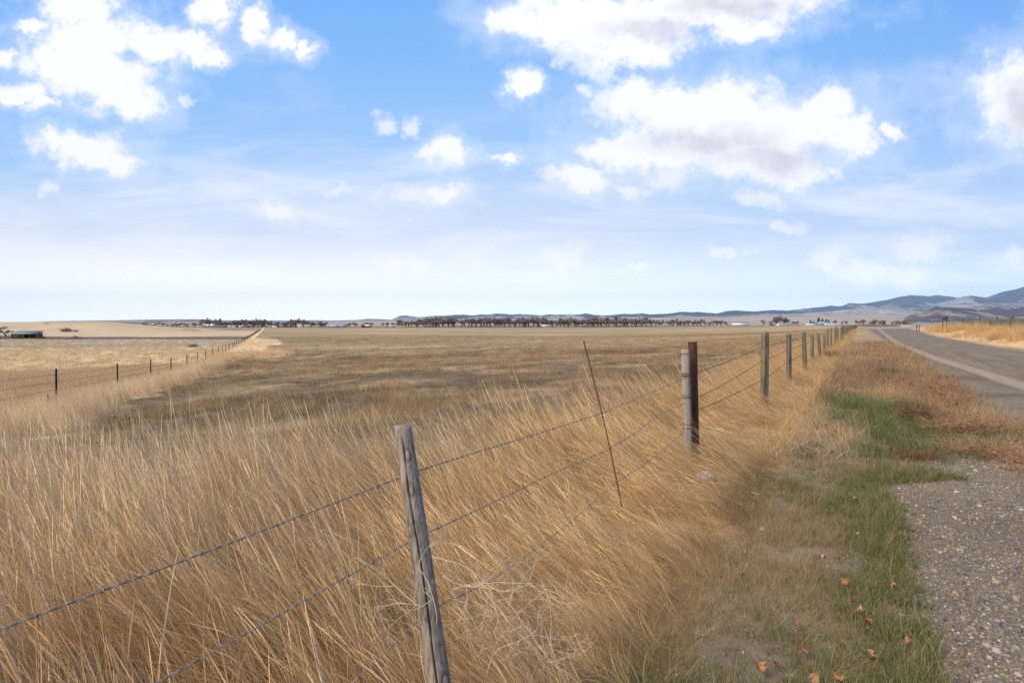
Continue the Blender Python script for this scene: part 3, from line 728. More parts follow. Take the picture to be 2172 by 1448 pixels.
def blades(n, rad, hmin, hmax, wid, lean, bend, seed, seg=4, heads=0.0, yaw=math.pi, curl=.15, cvar=.35, warm=.12, flatness=0, mat=None, hpow=1.0, straight=0.0):
    """tuft of n ribbons rooted in a disc; lean is towards local -X"""
    r = np.random.default_rng(seed)
    ra = rad*np.sqrt(r.uniform(0, 1, n)); an = r.uniform(0, 2*np.pi, n)
    bx, by = ra*np.cos(an), ra*np.sin(an)
    H = hmin+(hmax-hmin)*r.uniform(0, 1, n)**hpow
    la = np.pi+r.normal(0, 1, n)*yaw if yaw < 3 else r.uniform(0, 2*np.pi, n)
    ln = np.clip(r.normal(lean, .12+lean*.25, n), -.3, 1.35); bd = np.abs(r.normal(bend, bend*.6, n))
    t = np.linspace(0, 1, seg+1)
    th = ln[:, None]*.75+bd[:, None]*t[None]**1.5       # angle from vertical along the stem
    th = np.minimum(th, 1.9)
    st = H[:, None]/seg
    dx = np.sin(th)*st; dz = np.cos(th)*st
    X = np.concatenate([np.zeros((n, 1)), np.cumsum(dx[:, :-1], 1)], 1); Z = np.concatenate([np.zeros((n, 1)), np.cumsum(dz[:, :-1], 1)], 1)
    ca, sa = np.cos(la)[:, None], np.sin(la)[:, None]
    wob = r.normal(0, curl, (n, 1))*H[:, None]*t[None]**2
    CX = bx[:, None]+ca*X-sa*wob; CY = by[:, None]+sa*X+ca*wob
    wa = r.uniform(0, np.pi, n); wd = wid*r.uniform(.6, 1.3, n)
    prof = np.interp(t, [0, .5, 1], [1, .75, .12])
    hd = r.uniform(0, 1, n) < heads
    W = wd[:, None]*prof[None]
    if heads: W = np.where(hd[:, None], wd[:, None]*np.interp(t, [0, .7, .78, .9, 1], [.7, .5, 1.5, 1.9, .5])[None], W)
    ox, oy = np.cos(wa)[:, None]*W*.5, np.sin(wa)[:, None]*W*.5
    V = np.stack([np.stack([CX-ox, CY-oy, Z], -1), np.stack([CX+ox, CY+oy, Z], -1)], 2).reshape(-1, 3)
    i = np.arange(n)[:, None]*(seg+1)*2; k = np.arange(seg)[None]*2
    Q = np.stack([i+k, i+k+1, i+k+3, i+k+2], -1).reshape(-1, 4)
    br = r.uniform(1-cvar, 1+cvar*.6, n); wm = r.normal(0, warm, n)
    bc = np.stack([br*(1+wm*.4), br, br*(1-wm), np.ones(n)], -1)
    bc = np.repeat(bc, (seg+1)*2, 0)
    if heads:
        tip = (np.tile(np.repeat(t, 2), n) > .7)*np.repeat(hd, (seg+1)*2); bc[:, :3] *= (1+.25*tip[:, None])
    me = mesh_np('tuft', V, Q, [mat or M_plant], False, [('bv', 'FLOAT_COLOR', bc)])
    o = bpy.data.objects.new('tuft', me); return o
def weed_bush(n, R, H, wid, seed, mat=None):
    """twiggy annual: stems fanning from one root, each with many short side twigs"""
    r = np.random.default_rng(seed); V = []; Q = []; c = []; nv = 0
    for s_ in range(n):
        a = r.uniform(0, 2*np.pi); el = r.uniform(.15, 1.25); L = R*r.uniform(.7, 1.1)*(1 if el < 1 else .8)
        d = np.array([math.cos(a)*math.cos(el), math.sin(a)*math.cos(el), math.sin(el)*H/R]); 
        seg = 4; p = np.zeros(3); pts = [p.copy()]
        for k in range(seg):
            p = p+d*L/seg; d = d+r.normal(0, .12, 3)+np.array([0,0,.05]); pts.append(p.copy())
        tw = [(pts, wid)]
        for k in range(11):
            q0 = r.uniform(.2, 1)*seg; k0 = min(int(q0), seg-1); b0 = pts[k0]+(pts[k0+1]-pts[k0])*(q0-k0)
            dd = d*.6+r.normal(0, .7, 3); dd[2] = abs(dd[2])*.8; dd /= np.linalg.norm(dd)+1e-6; l2 = L*r.uniform(.12, .34)
            tw.append(([b0, b0+dd*l2*.5, b0+dd*l2+r.normal(0, .012, 3)], wid*1.3))
        for P_, w_ in tw:
            P_ = np.array(P_); m = len(P_); o_ = r.normal(0, 1, 3); o_ /= np.linalg.norm(o_); o_ *= w_*.5
            ww = np.linspace(1, .5, m)[:, None]
            V.append(np.stack([P_-o_*ww, P_+o_*ww], 1).reshape(-1, 3))
            for k in range(m-1): Q.append((nv+2*k, nv+2*k+1, nv+2*k+3, nv+2*k+2))
            nv += 2*m; b_ = r.uniform(.6, 1.25); c += [[b_*1.02, b_, b_*.95, 1]]*(2*m)
    me = mesh_np('tuft', np.vstack(V), np.array(Q), [mat or M_plant], False, [('bv', 'FLOAT_COLOR', np.array(c))])
    return bpy.data.objects.new('tuft', me)
def pebble(seed):
    r = np.random.default_rng(seed); import bmesh
    bm = bmesh.new(); bmesh.ops.create_icosphere(bm, subdivisions=1, radius=1)
    sc3 = r.uniform(.6, 1.2, 3)*[1, .8, .5]
    for v_ in bm.verts: v_.co = Vector([v_.co[k]*sc3[k]*(1+r.normal(0, .13)) for k in range(3)])
    me = bpy.data.meshes.new('stone'); bm.to_mesh(me); bm.free(); me.materials.append(M_stone)
    me.polygons.foreach_set('use_smooth', [True]*len(me.polygons))
    at_ = me.attributes.new('bv', 'FLOAT_COLOR', 'POINT'); at_.data.foreach_set('color', [1.0]*4*len(me.vertices))
    return bpy.data.objects.new('stone', me)
def scatter(name, label, cat, protos, P, rot, scl, tint, idx):
    n = len(P)
    me = mesh_np(name, P, [], [], False, [('rot', 'FLOAT_VECTOR', rot), ('scl', 'FLOAT_VECTOR', scl), ('tint', 'FLOAT_COLOR', np.hstack([tint, np.ones((n, 1))])), ('idx', 'INT', idx)])
    o = link(name, me); tag(o, label, cat, kind='stuff')
    ng = bpy.data.node_groups.new('scatter', 'GeometryNodeTree')
    ng.interface.new_socket('Geometry', in_out='INPUT', socket_type='NodeSocketGeometry'); ng.interface.new_socket('Geometry', in_out='OUTPUT', socket_type='NodeSocketGeometry')
    N = ng.nodes; L = ng.links; gi = N.new('NodeGroupInput'); go = N.new('NodeGroupOutput')
    iop = N.new('GeometryNodeInstanceOnPoints'); L.new(gi.outputs[0], iop.inputs['Points'])
    gti = N.new('GeometryNodeJoinGeometry')
    for p in reversed(protos):
        oi = N.new('GeometryNodeObjectInfo'); oi.inputs['Object'].default_value = p; oi.inputs['As Instance'].default_value = False
        g2 = N.new('GeometryNodeGeometryToInstance'); L.new(oi.outputs['Geometry'], g2.inputs[0]); L.new(g2.outputs[0], gti.inputs[0])
    L.new(gti.outputs[0], iop.inputs['Instance']); iop.inputs['Pick Instance'].default_value = True
    for nm, typ, sock in (('rot', 'FLOAT_VECTOR', 'Rotation'), ('scl', 'FLOAT_VECTOR', 'Scale'), ('idx', 'INT', 'Instance Index')):
        na_ = N.new('GeometryNodeInputNamedAttribute'); na_.data_type = typ; na_.inputs['Name'].default_value = nm
        src = na_.outputs['Attribute']
        if nm == 'rot':
            e = N.new('FunctionNodeEulerToRotation'); L.new(src, e.inputs[0]); src = e.outputs[0]
        L.new(src, iop.inputs[sock])
    L.new(iop.outputs[0], go.inputs[0])
    md = o.modifiers.new('scatter', 'NODES'); md.node_group = ng
    return o
def wedge(n, r0, r1, a0=-47, a1=47, pw=2.0):
    """n random places in a ring sector around the viewpoint, even per unit of ground"""
    n = int(n*DENS)
    R = (rng.uniform(0, 1, n)*(r1**pw-r0**pw)+r0**pw)**(1/pw); A_ = np.radians(rng.uniform(a0, a1, n))
    return R*np.sin(A_), R*np.cos(A_)
def jit_tint(c, amt=.12, hue=.06):
    n = len(c); b_ = 1+rng.normal(0, amt, (n, 1)); h_ = rng.normal(0, hue, n)
    return np.clip(c*b_*np.stack([1+h_*.4, np.ones(n), 1-h_], 1), .01, .95)

# -- tall dry grass
TALL = [blades(15, .06, .40, 1.0, .0034, .30, .38, 100+k, seg=6, heads=.30, yaw=.42, curl=.09, cvar=.55, warm=.16) for k in range(8)] \
     + [blades(14, .09, .18, .60, .0034, .35, .9, 120+k, seg=5, yaw=1.1, curl=.2, cvar=.55) for k in range(3)] \
     + [blades(7, .06, .25, .75, .0065, .45, 1.3, 130+k, seg=6, yaw=1.2, curl=.2, cvar=.4) for k in range(2)] + [blades(9, .05, .5, 1.05, .0030, .28, .25, 134+k, seg=8, heads=.9, yaw=.5, curl=.05, cvar=.3) for k in range(2)]
TALLF = [blades(34, .22, .40, .90, .0065, .30, .35, 140+k, seg=3, heads=.2, yaw=.35, curl=.08, cvar=.35) for k in range(5)]
TALLFF = [blades(50, .7, .40, .95, .022, .30, .35, 150+k, seg=2, yaw=.35, curl=.08, cvar=.3) for k in range(4)]
def put(name, label, cat, protos, x, y, sc0, sc1, leanx=0.0, tintf=None, amt=.12, hue=.06, yaw=.3, idx=None, hs=None, tilt=.08, dz=-.02):
    n = len(x); z = hgt(x, y)+dz
    s_ = rng.uniform(sc0, sc1, n); S = np.stack([s_, s_, s_], 1)
    if hs is not None: S = S*hs[:, None]
    rot = np.stack([rng.normal(0, tilt, n), rng.normal(0, tilt, n)-leanx, rng.normal(0, yaw, n) if yaw < 3 else rng.uniform(0, 6.283, n)], 1)
    S[rng.uniform(0, 1, n) < .03] *= 1.25
    c = zone_col(x, y, True) if tintf is None else tintf
    if protos is TALL: rot[:, 2] += 1.9*(fbm(x*.9, y*.9, 64, 3)-.5)
    return dict(P=np.stack([x, y, z], 1), rot=rot, scl=S, tint=jit_tint(c, amt, hue), idx=(rng.integers(0, len(protos), n) if idx is None else idx))
def merge(*ds): return {k: np.concatenate([d[k] for d in ds]) for k in ds[0]}
def tall_pts(n, r0, r1, dens_keep=.35):
    x, y = wedge(n, r0, r1, -52, 50); _, _, _, tl, st, me_, fi = masks(x, y)
    pn = np.array([-.27, 2.25]); nr = ss(np.hypot(x-pn[0]-.25, y-pn[1]+.45), .25, .75)      # thin just in front of the leaning post
    cl_ = .22+.78*ss(fbm(x*2.3, y*2.3, 62, 3), .36, .56)
    k = rng.uniform(0, 1, len(x)) < np.clip(tl*1.2, 0, 1)*(.12+.88*nr)*cl_; x, y = x[k], y[k]
    s = s_of(x, y); return x, y, s
def lean_at(x, y, s): return .02+.26*ss(x, -3.2, -.3)+.14*ss(x, 0, 3)+.36*ss(1.1-s, -.1, 1.3)*ss(x, -1.2, .2)+.34*(fbm(x*1.1, y*1.1, 63, 3)-.5)
def hs_at(x, y, s):
    e = 1-.30*ss(-s, .3, 1.1)-.18*ss(1.0-s, 0, 1.2); return e*(.62+.72*fbm(x*1.3, y*1.3, 61, 3))*(1+.0*x)
d = []
for (n, r0, r1) in ((9000, .9, 3.0), (30000, 3.0, 7.0), (34000, 7.0, 12.5)):
    x, y, s = tall_pts(n, r0, r1)
    dd = put('', '', '', TALL, x, y, .85, 1.12, lean_at(x, y, s), hs=hs_at(x, y, s), amt=.10); d.append(dd)
near_tall = merge(*d)
ix = near_tall['idx']; 
scatter('tall_grass', 'tall dry straw coloured grass leaning left around the roadside fence', 'grass', TALL, **near_tall)
x, y, s = tall_pts(90000, 12.5, 45); keep = rng.uniform(0, 1, len(x)) < .9; x, y, s = x[keep], y[keep], s[keep]
d1 = put('', '', '', TALLF, x, y, .8, 1.1, lean_at(x, y, s), hs=hs_at(x, y, s))
x, y = wedge(60000, 45, 160, -47, 47); _, _, _, tl, st, me_, fi = masks(x, y); k = rng.uniform(0, 1, len(x)) < tl; x, y = x[k], y[k]
d2 = put('', '', '', TALLF, x, y, .8, 1.15, .3)
scatter('tall_grass', 'band of tall golden grass following the roadside fence into the distance', 'grass', TALLF, **merge(d1, d2))
# -- pale strip along the cross fence and meadow
x, y = wedge(120000, 11, 110, -50, -20); _, dl, _, tl, st, me_, fi = masks(x, y); k = (rng.uniform(0, 1, len(x)) < st*(1-tl)); x, y = x[k], y[k]
d1 = put('', '', '', TALLF, x, y, .65, 1.0, .15)
x, y = wedge(15000, 110, 260, -35, -20); _, dl, _, tl, st, me_, fi = masks(x, y); k = (rng.uniform(0, 1, len(x)) < st); x, y = x[k], y[k]
d2 = put('', '', '', TALLF, x, y, .8, 1.2, .15)
scatter('pale_grass', 'pale straw grass left standing along the far wire fence', 'grass', TALLF, **merge(d1, d2))
MEAD = [blades(26, .22, .18, .55, .006, .2, .4, 160+k, seg=3, yaw=1.0, cvar=.4) for k in range(4)]
MEADF = [blades(40, .8, .2, .55, .022, .2, .4, 170+k, seg=2, yaw=1.0, cvar=.35) for k in range(3)]
x, y = wedge(80000, 12, 75, -52, -24); _, dl, _, tl, st, me_, fi = masks(x, y); k = (rng.uniform(0, 1, len(x)) < me_*(1-tl)); x, y = x[k], y[k]
d1 = put('', '', '', MEAD, x, y, .8, 1.3, .1)
d1['idx'] = rng.integers(0, 4, len(x))
x, y = wedge(52000, 70, 330, -50, -22); _, dl, _, tl, st, me_, fi = masks(x, y); k = (rng.uniform(0, 1, len(x)) < me_); x, y = x[k], y[k]; k = (y < 222) | (y > 286); x, y = x[k], y[k]
d2 = put('', '', '', MEADF, x, y, .6, 1.0, .1, amt=.09); d2['idx'] = rng.integers(4, 7, len(x))
scatter('meadow_grass', 'open tan meadow grass beyond the far wire fence', 'grass', MEAD+MEADF, **merge(d1, d2))
# -- mown field stubble
STUB = [blades(22, .16, .05, .20, .004, .15, .3, 180+k, seg=2, yaw=3.2, cvar=.45) for k in range(4)]
STUBF = [blades(30, .45, .07, .24, .010, .15, .3, 190+k, seg=2, yaw=3.2, cvar=.4) for k in range(4)]
STUBFF = [blades(36, 1.2, .07, .26, .030, .15, .3, 195+k, seg=1, yaw=3.2, cvar=.35) for k in range(3)]
def field_pts(n, r0, r1, p=2.0):
    x, y = wedge(n, r0, r1, -40, 47, p); s, dl, t, tl, st, me_, fi = masks(x, y); k = rng.uniform(0, 1, len(x)) < fi*(t < 0)*(s > 0); return x[k], y[k]
def field_hs(x, y): return .55+.75*ss(fbm(x/1.1, y/5.0, 24, 3)+.25*(fbm(x/14, y/14, 21, 4)-.5), .46, .72)
x, y = field_pts(60000, 5, 24); d1 = put('', '', '', STUB, x, y, .8, 1.4, hs=field_hs(x, y)*1.0, yaw=4, amt=.14); d1['idx'] = rng.integers(0, 4, len(x))
x, y = field_pts(90000, 22, 80); d2 = put('', '', '', STUBF, x, y, .7, 1.3, hs=field_hs(x, y), yaw=4, amt=.14); d2['idx'] = rng.integers(4, 8, len(x))
x, y = field_pts(60000, 75, 300, 1.5); d3 = put('', '', '', STUBFF, x, y, .7, 1.3, yaw=4, amt=.12); d3['idx'] = rng.integers(8, 11, len(x))
scatter('field_stubble', 'short brown and olive stubble of the mown field', 'stubble', STUB+STUBF+STUBFF, **merge(d1, d2, d3))
# -- verge turf
TURF = [blades(24, .07, .05, .17, .0046, .5, .8, 200+k, seg=4, yaw=4, curl=.25, cvar=.4) for k in range(6)] + \
       [blades(9, .06, .12, .26, .0026, .12, .2, 210+k, seg=3, yaw=4, cvar=.3) for k in range(3)] + \
       [blades(16, .12, .10, .30, .0022, 1.15, .25, 215+k, seg=4, yaw=4, curl=.3, cvar=.4) for k in range(3)]
def verge_pts(n, r0, r1, a0=0, a1=47, lo=.55, hi=1.92, hi2=3.9):
    x, y = wedge(n, r0, r1, a0, a1); s = s_of(x, y); R = np.hypot(x, y); ed = fbm(x*1.3, y*1.3, 44, 3)-.5
    lim = hi+(hi2-hi)*ss(R, 6.5, 9)
    k = (-s > lo) & (-s+.45*ed < lim) & (t_of(x, y) < -6); return x[k], y[k]
x, y = verge_pts(95000, 1.6, 7.5, -5, 47); s = s_of(x, y)
dens = ss(fbm(x*2.6, y*2.6, 71, 3)+.15*ss(-s, 1.3, 1.8), .32, .52)*.75+.25; k = rng.uniform(0, 1, len(x)) < dens; x, y, s = x[k], y[k], s[k]
gm_ = ss(fbm(x*.9, y*.5, 41, 3)+.30*ss(-s, .8, 2.0)-.16, .42, .60)
c = lerp(np.broadcast_to(STRAW*.58, x.shape+(3,)), GREEN*rng.uniform(.7, 1.5, (len(x), 1)), (rng.uniform(0, 1, len(x)) < gm_*.62+.10).astype(float))
isg = c[:, 1] > c[:, 0]
idx = np.where(isg, rng.integers(0, 6, len(x)), np.where(rng.uniform(0,1,len(x)) < .35, rng.integers(6, 9, len(x)), rng.integers(9, 12, len(x))))
d1 = put('', '', '', TURF, x, y, .50, .92, tintf=c, yaw=4, idx=idx, hs=.72+.45*ss(-s, 1.5, 2.1)*gm_)
x, y = verge_pts(120000, 7.5, 45, 10, 47)
c = zone_col(x, y, True); k = (rng.uniform(0, 1, len(x)) < .75) & ~((c[:, 0] < .24) & (c[:, 0] > c[:, 1]*1.05)); x, y, c = x[k], y[k], c[k]; R = np.hypot(x, y)
d2 = put('', '', '', TURF, x, y, .9, 1.4, tintf=c, yaw=4, idx=rng.integers(0, 12, len(x)), hs=1+R/40)
scatter('verge_grass', 'short green and straw turf on the road verge', 'grass', TURF, **merge(d1, d2))
# -- russet annual weeds
WEED = [weed_bush(26, .16, .13, .0030, 220+k) for k in range(5)]; WEEDF = [weed_bush(26, .30, .22, .009, 230+k) for k in range(3)]
x, y = verge_pts(26000, 7.2, 60, 10, 47, 1.0, 2.0, 3.7); c_ = zone_col(x, y, True); ru = ss(c_[:, 0]/np.maximum(c_[:, 1], .01), 1.35, 1.6)
ru = np.maximum(ru, ss(-s_of(x, y), 2.7, 3.1)*.9)
k = rng.uniform(0, 1, len(x)) < ru*.9*ss(fbm(x*1.1, y*.7, 73, 3), .34, .52); x, y = x[k], y[k]; R = np.hypot(x, y)
c = lerp(np.broadcast_to(RUSS*1.05, x.shape+(3,)), STRAW*.85, ss(fbm(x*1.2, y*.8, 72, 3), .45, .7))
idx = np.where(R < 22, rng.integers(0, 5, len(x)), rng.integers(5, 8, len(x)))
scatter('weeds', 'low mat of russet dried weeds between fence and road', 'weeds', WEED+WEEDF, **put('', '', '', WEED, x, y, .6, 1.25, tintf=c, yaw=4, idx=idx, amt=.18, tilt=.12))
# -- golden grass and grey brush across the road
x, y = wedge(80000, 28, 190, 33, 50); t = t_of(x, y); cl = fbm(x/4, y/4, 81, 3)
k = (t > .5+1.2*cl) & (t < 7.5) & (rng.uniform(0, 1, len(x)) < ss(cl, .25, .5)); x, y, t = x[k], y[k], t[k]
d1 = put('', '', '', TALLF, x, y, .5, 1.15, .1, hs=.25+1.25*ss(fbm(x/3.5, y/3.5, 82, 3), .38, .62)*ss(t, .5, 3.0))
x, y = wedge(40000, 40, 190, 36, 50); t = t_of(x, y); k = (t > 5) & (t < 15); x, y = x[k], y[k]
d2 = put('', '', '', MEAD, x, y, 1.0, 1.8, .1)
d2['idx'] = rng.integers(5, 9, len(x))
scatter('roadside_grass', 'windblown golden grass and grey green brush beyond the road', 'grass', TALLF+MEAD, **merge(d1, d2))
# -- gravel of the near shoulder
PEB = [pebble(240+k) for k in range(8)]
x, y = wedge(int(230000/DENS), 1.8, 13, 20, 50, 1.5); s = s_of(x, y); R = np.hypot(x, y); ed = fbm(x*1.3, y*1.3, 44, 3)-.5
k = (-s+.5*ed > 1.78+1.3*ss(R, 7, 10)) & (t_of(x, y) < 0) & (x < np.interp(y, LE[:,1], LE[:,0])+.3); cl = ss(fbm(x*2.2, y*2.2, 91, 3), .25, .6); k &= rng.uniform(0, 1, len(x)) < .35+.65*cl; x, y = x[k], y[k]
pal = np.array([[.20,.165,.145],[.13,.125,.13],[.26,.20,.16],[.10,.105,.12],[.33,.29,.25],[.22,.155,.13],[.42,.39,.35],[.17,.13,.105]])*np.array([1.08,.98,.80])
c = pal[rng.choice(8, len(x), p=[.24,.16,.16,.12,.08,.10,.03,.11])]
sz = np.exp(rng.normal(math.log(.0062), .5, len(x))); big = rng.uniform(0, 1, len(x)) < .02; sz[big] *= 2.4; sz = np.clip(sz, .002, .03)
d1 = dict(P=np.stack([x, y, hgt(x, y)+sz*.15], 1), rot=np.stack([rng.normal(0, .2, len(x)), rng.normal(0, .2, len(x)), rng.uniform(0, 6.28, len(x))], 1), scl=np.stack([sz]*3, 1), tint=jit_tint(c, .12, .03), idx=rng.integers(0, 8, len(x)))
x, y = wedge(40000, 1.8, 9, 0, 45); s = s_of(x, y); k = (-s > .8) & (-s < 1.9); x, y = x[k], y[k]; sz = np.clip(np.exp(rng.normal(math.log(.006), .5, len(x))), .002, .02)
c = pal[rng.choice(8, len(x))]
d2 = dict(P=np.stack([x, y, hgt(x, y)+sz*.2], 1), rot=np.stack([x*0, x*0, rng.uniform(0, 6.28, len(x))], 1), scl=np.stack([sz]*3, 1), tint=jit_tint(c, .12, .03), idx=rng.integers(0, 8, len(x)))
scatter('gravel', 'loose mixed gravel of the road shoulder', 'gravel', PEB, **merge(d1, d2))

# ------------------------------------------------------------------ far trees
M_bark = flat('grey_bark', (.21,.165,.135), .9, .1, .3, 2)
M_twig = flat('bare_twigs', (.27,.195,.155), .9, .1, .35, .25)
M_twig2 = flat('reddish_twigs', (.19,.10,.075), .9, .1, .3, .3)
M_ever = flat('dark_needles', (.022,.032,.018), .9, .1, .4, .6)
def bare_tree(H, W, seed, name='bare_tree', twigmat=None, ntw=1800, tw=.15, low=.13):
    r = np.random.default_rng(seed); root = empty(name, (0,0,0)); tr = MB(); cr = MB(); ends = []
    def grow(p, d, L, rad, lvl):
        pts = [p]; 
        for k in range(3):
            d = d+r.normal(0, .13, 3)+np.array([0,0,.03]); d /= np.linalg.norm(d); p = p+d*L/3; pts.append(p)
        (tr if lvl < 2 else cr).tube(pts, np.linspace(rad, rad*.6, 4), 5 if lvl < 2 else 3, False)
        if lvl >= 3: ends.append((pts[1], d, L)); ends.append((pts[-1], d, L)); return
        for k in range(3 if lvl else 4):
            a = r.uniform(0, 6.28); sp = r.uniform(.35, .85); o = np.array([math.cos(a), math.sin(a), 0])*W/H*1.7
            nd = d*math.cos(sp)+o*math.sin(sp); nd[2] = max(nd[2], .1); nd /= np.linalg.norm(nd)
            grow(pts[-1-(k % 2)], nd, L*r.uniform(.55, .8), rad*.55, lvl+1)
    for s_ in range(r.integers(1, 3)):
        grow(np.array([r.normal(0,.3), r.normal(0,.3), -.2]), np.array([r.normal(0,.15), r.normal(0,.1), 1]), H*low+.2, H*.022, 0)
    V = []; n = len(ends)
    for k in range(ntw):
        p, d, L = ends[r.integers(0, n)]; dd = d+r.normal(0, .6, 3); dd /= np.linalg.norm(dd); l = L*r.uniform(.5, 1.2); o = np.cross(dd, r.normal(0, 1, 3)); o /= np.linalg.norm(o); p = p+r.normal(0, L*.18, 3)
        V += [p-o*tw*.5, p+o*tw*.5, p+dd*l]
    cr.add(np.array(V), T=np.arange(len(V)).reshape(-1, 3))
    zmax = np.percentile(np.concatenate([v_[:, 2] for v_ in cr.V]), 93); xm = np.percentile(np.abs(np.concatenate([v_[:, 0] for v_ in cr.V])), 90)
    for mb in (tr, cr):
        for v_ in mb.V: v_ *= np.array([W*.5/xm, W*.5/xm, H/zmax])
    tr.build('trunk', M_bark, root, True); cr.build('crown', twigmat or M_twig, root); return root
def conifer(H, W, seed, name='evergreen_tree', top=.0):
    r = np.random.default_rng(seed); root = empty(name, (0,0,0)); tr = MB(); tr.tube([(0,0,-.2),(0,0,H*.5),(0,0,H*.95)], [H*.02,H*.014,.03], 6); tr.build('trunk', M_bark, root)
    V = []; 
    for k in range(1500):
        z = r.uniform(.04, 1)**.9; rad = W*.5*((1-z)**.8 if not top else math.sqrt(max(0, 1-(2*z-1)**2)))*r.uniform(.35, 1.12)*(1+.25*math.sin(z*30)); a = r.uniform(0, 6.28)
        p = np.array([math.cos(a)*rad, math.sin(a)*rad, z*H]); d = np.array([math.cos(a), math.sin(a), -.25+r.normal(0,.3)]); o = np.cross(d, r.normal(0,1,3)); o /= np.linalg.norm(o); s_ = H*.035*r.uniform(.6,1.4)
        V += [p-o*s_*.5, p+o*s_*.5, p+d*s_*1.5]
    cr = MB(); cr.add(np.array(V), T=np.arange(len(V)).reshape(-1, 3)); cr.build('crown', M_ever, root); return root
rs = random.Random(21)
PT = [bare_tree(16, 13+2*(k % 3), 300+k) for k in range(6)]; used_t = set()
def place_tree(px, top, D, label, group, W=1.0, base=None, cat='tree', fam=None, hgt_m=None):
    fam = fam or PT; k = rs.randrange(len(fam)); pr = fam[k]
    x = (px-1086)/F*D; z = float(hgt(x, D)); H = at(px, top, D).z-z if hgt_m is None else hgt_m
    if pr.name in used_t: o = copy_tree(pr)
    else: o = pr; used_t.add(pr.name)
    o.location = (x, D, z-.2); ph_ = pr['H'] if 'H' in pr else 16; f_ = H/ph_; o.scale = (f_*W, f_*W, f_); o.rotation_euler.z = rs.uniform(0, 6.28)
    tag(o, label, cat, group); return o
ORD = ['first','second','third']+['%dth' % k for k in range(4, 21)]+['21st','22nd','23rd']+['%dth' % k for k in range(24, 60)]
# crest line of the bare cottonwood belt, traced in stretches (x0, x1, step, top y, jitter, distance)
belts = [
 ((305, 440, 8.5, 686, 2.2, 980), 'bare tree from the left in the row beyond the low left hill', 'bare trees left of the white farmhouse'),
 ((440, 620, 7.5, 682.5, 2.6, 1120), 'bare tree from the left in the belt behind the white farmhouse', 'bare trees behind the white farmhouse'),
 ((622, 700, 9, 682.5, 2.5, 1150), 'bare tree from the left in the sparse row near the round evergreen', 'bare trees near the round evergreen'),
 ((845, 900, 7.5, 682, 2.0, 1180), 'bare tree from the left in the clump right of the pale grey shed', 'bare trees at the left end of the long belt'),
 ((902, 1150, 6.2, 677.5, 1.8, 1200), 'bare brown cottonwood in the long unbroken belt left of the small white house', 'long belt of bare cottonwoods, left half'),
 ((1150, 1372, 6.6, 678.5, 2.0, 1200), 'bare brown cottonwood in the long belt right of the small white house, behind the truck', 'long belt of bare cottonwoods, right half'),
 ((1374, 1545, 8.5, 681.5, 2.4, 1230), 'low bare tree from the left in the thinner belt beside the white roofed barn', 'bare trees left of the white roofed barn'),
 ((1845, 1930, 5.5, 681.5, 1.8, 640), 'bare tree from the left in the dense grove where the road ends', 'bare trees where the road ends')]
for (x0, x1, st, ty, jt, D), lab, grp in belts:
    p = x0; cnt_ = 0
    while p < x1:
        gap = rs.random()
        if 'long' not in lab: lab_ = ORD[cnt_]+' '+lab; cnt_ += gap > .06
        else: lab_ = lab
        if gap > .06: place_tree(p+rs.uniform(-1.5,1.5), ty+rs.gauss(0, jt*.85), D+rs.uniform(-12, 40), lab_, grp, W=rs.uniform(.85,1.2)*(1.3 if D > 1000 else .9))
        p += st*rs.uniform(.75, 1.25)
for q_, (px, ty, W_) in enumerate(((1617,679,.8),(1632,682,1),(1648,673,1.1),(1661,674,1.0),(1682,682,.9),(1692,682,.9),(1770,680,.9),(1785,681,.8),(1797,681,.9),(1818,680,.9),(1832,679,.9))):
    place_tree(px, ty, 1150, ORD[q_]+' bare brown tree from the left among the right hand farm sheds', 'bare trees around the right hand farm', W_)
for q_, (px, ty, W_) in enumerate(((742,686,1),(752,685,.9),(778,684.5,.9),(789,685,1),(812,685.5,.9),(822,684.5,.9),(835,685,.9))):
    place_tree(px, ty, 1250, ORD[q_]+' small bare tree from the left around the red barn', 'small bare trees around the red barn', W_)
# brush growing in a dense low line beneath the belts
M_brush = flat('brush_twigs', (.22,.155,.12), .9, .1, .35, .2)
def brush(seed, H=3.2, W=11, mat=M_brush):
    r = np.random.default_rng(seed); V = []
    for k in range(700):
        x = r.normal(0, W*.3); y = r.normal(0, 1.6); z = abs(r.normal(0, H*.35)); d = np.array([r.normal(0,.4), r.normal(0,.3), 1.0]); l = r.uniform(.5, 1.3); o = np.array([r.normal(), r.normal(), 0]); o /= np.linalg.norm(o); p = np.array([x, y, z])
        V += [p-o*.14, p+o*.14, p+d*l]
    mb = MB(); mb.add(np.array(V), T=np.arange(len(V)).reshape(-1, 3)); return mb.me('shrub', [mat])
BR = [brush(400+k) for k in range(3)]
def brush_np(seed, H=7.5, W=13):
    r = np.random.default_rng(seed); n = 500
    x = r.normal(0, W*.3, n); y = r.normal(0, 1.6, n); z = np.abs(r.normal(0, H*.35, n)); d = np.stack([r.normal(0,.4,n), r.normal(0,.3,n), np.ones(n)], 1)*r.uniform(.5,1.3,(n,1)); a = r.uniform(0, 6.28, n); o = np.stack([np.cos(a), np.sin(a), a*0], 1)*.14; p = np.stack([x,y,z], 1)
    return np.stack([p-o, p+o, p+d], 1).reshape(-1, 3)
mb = MB(); k = 0
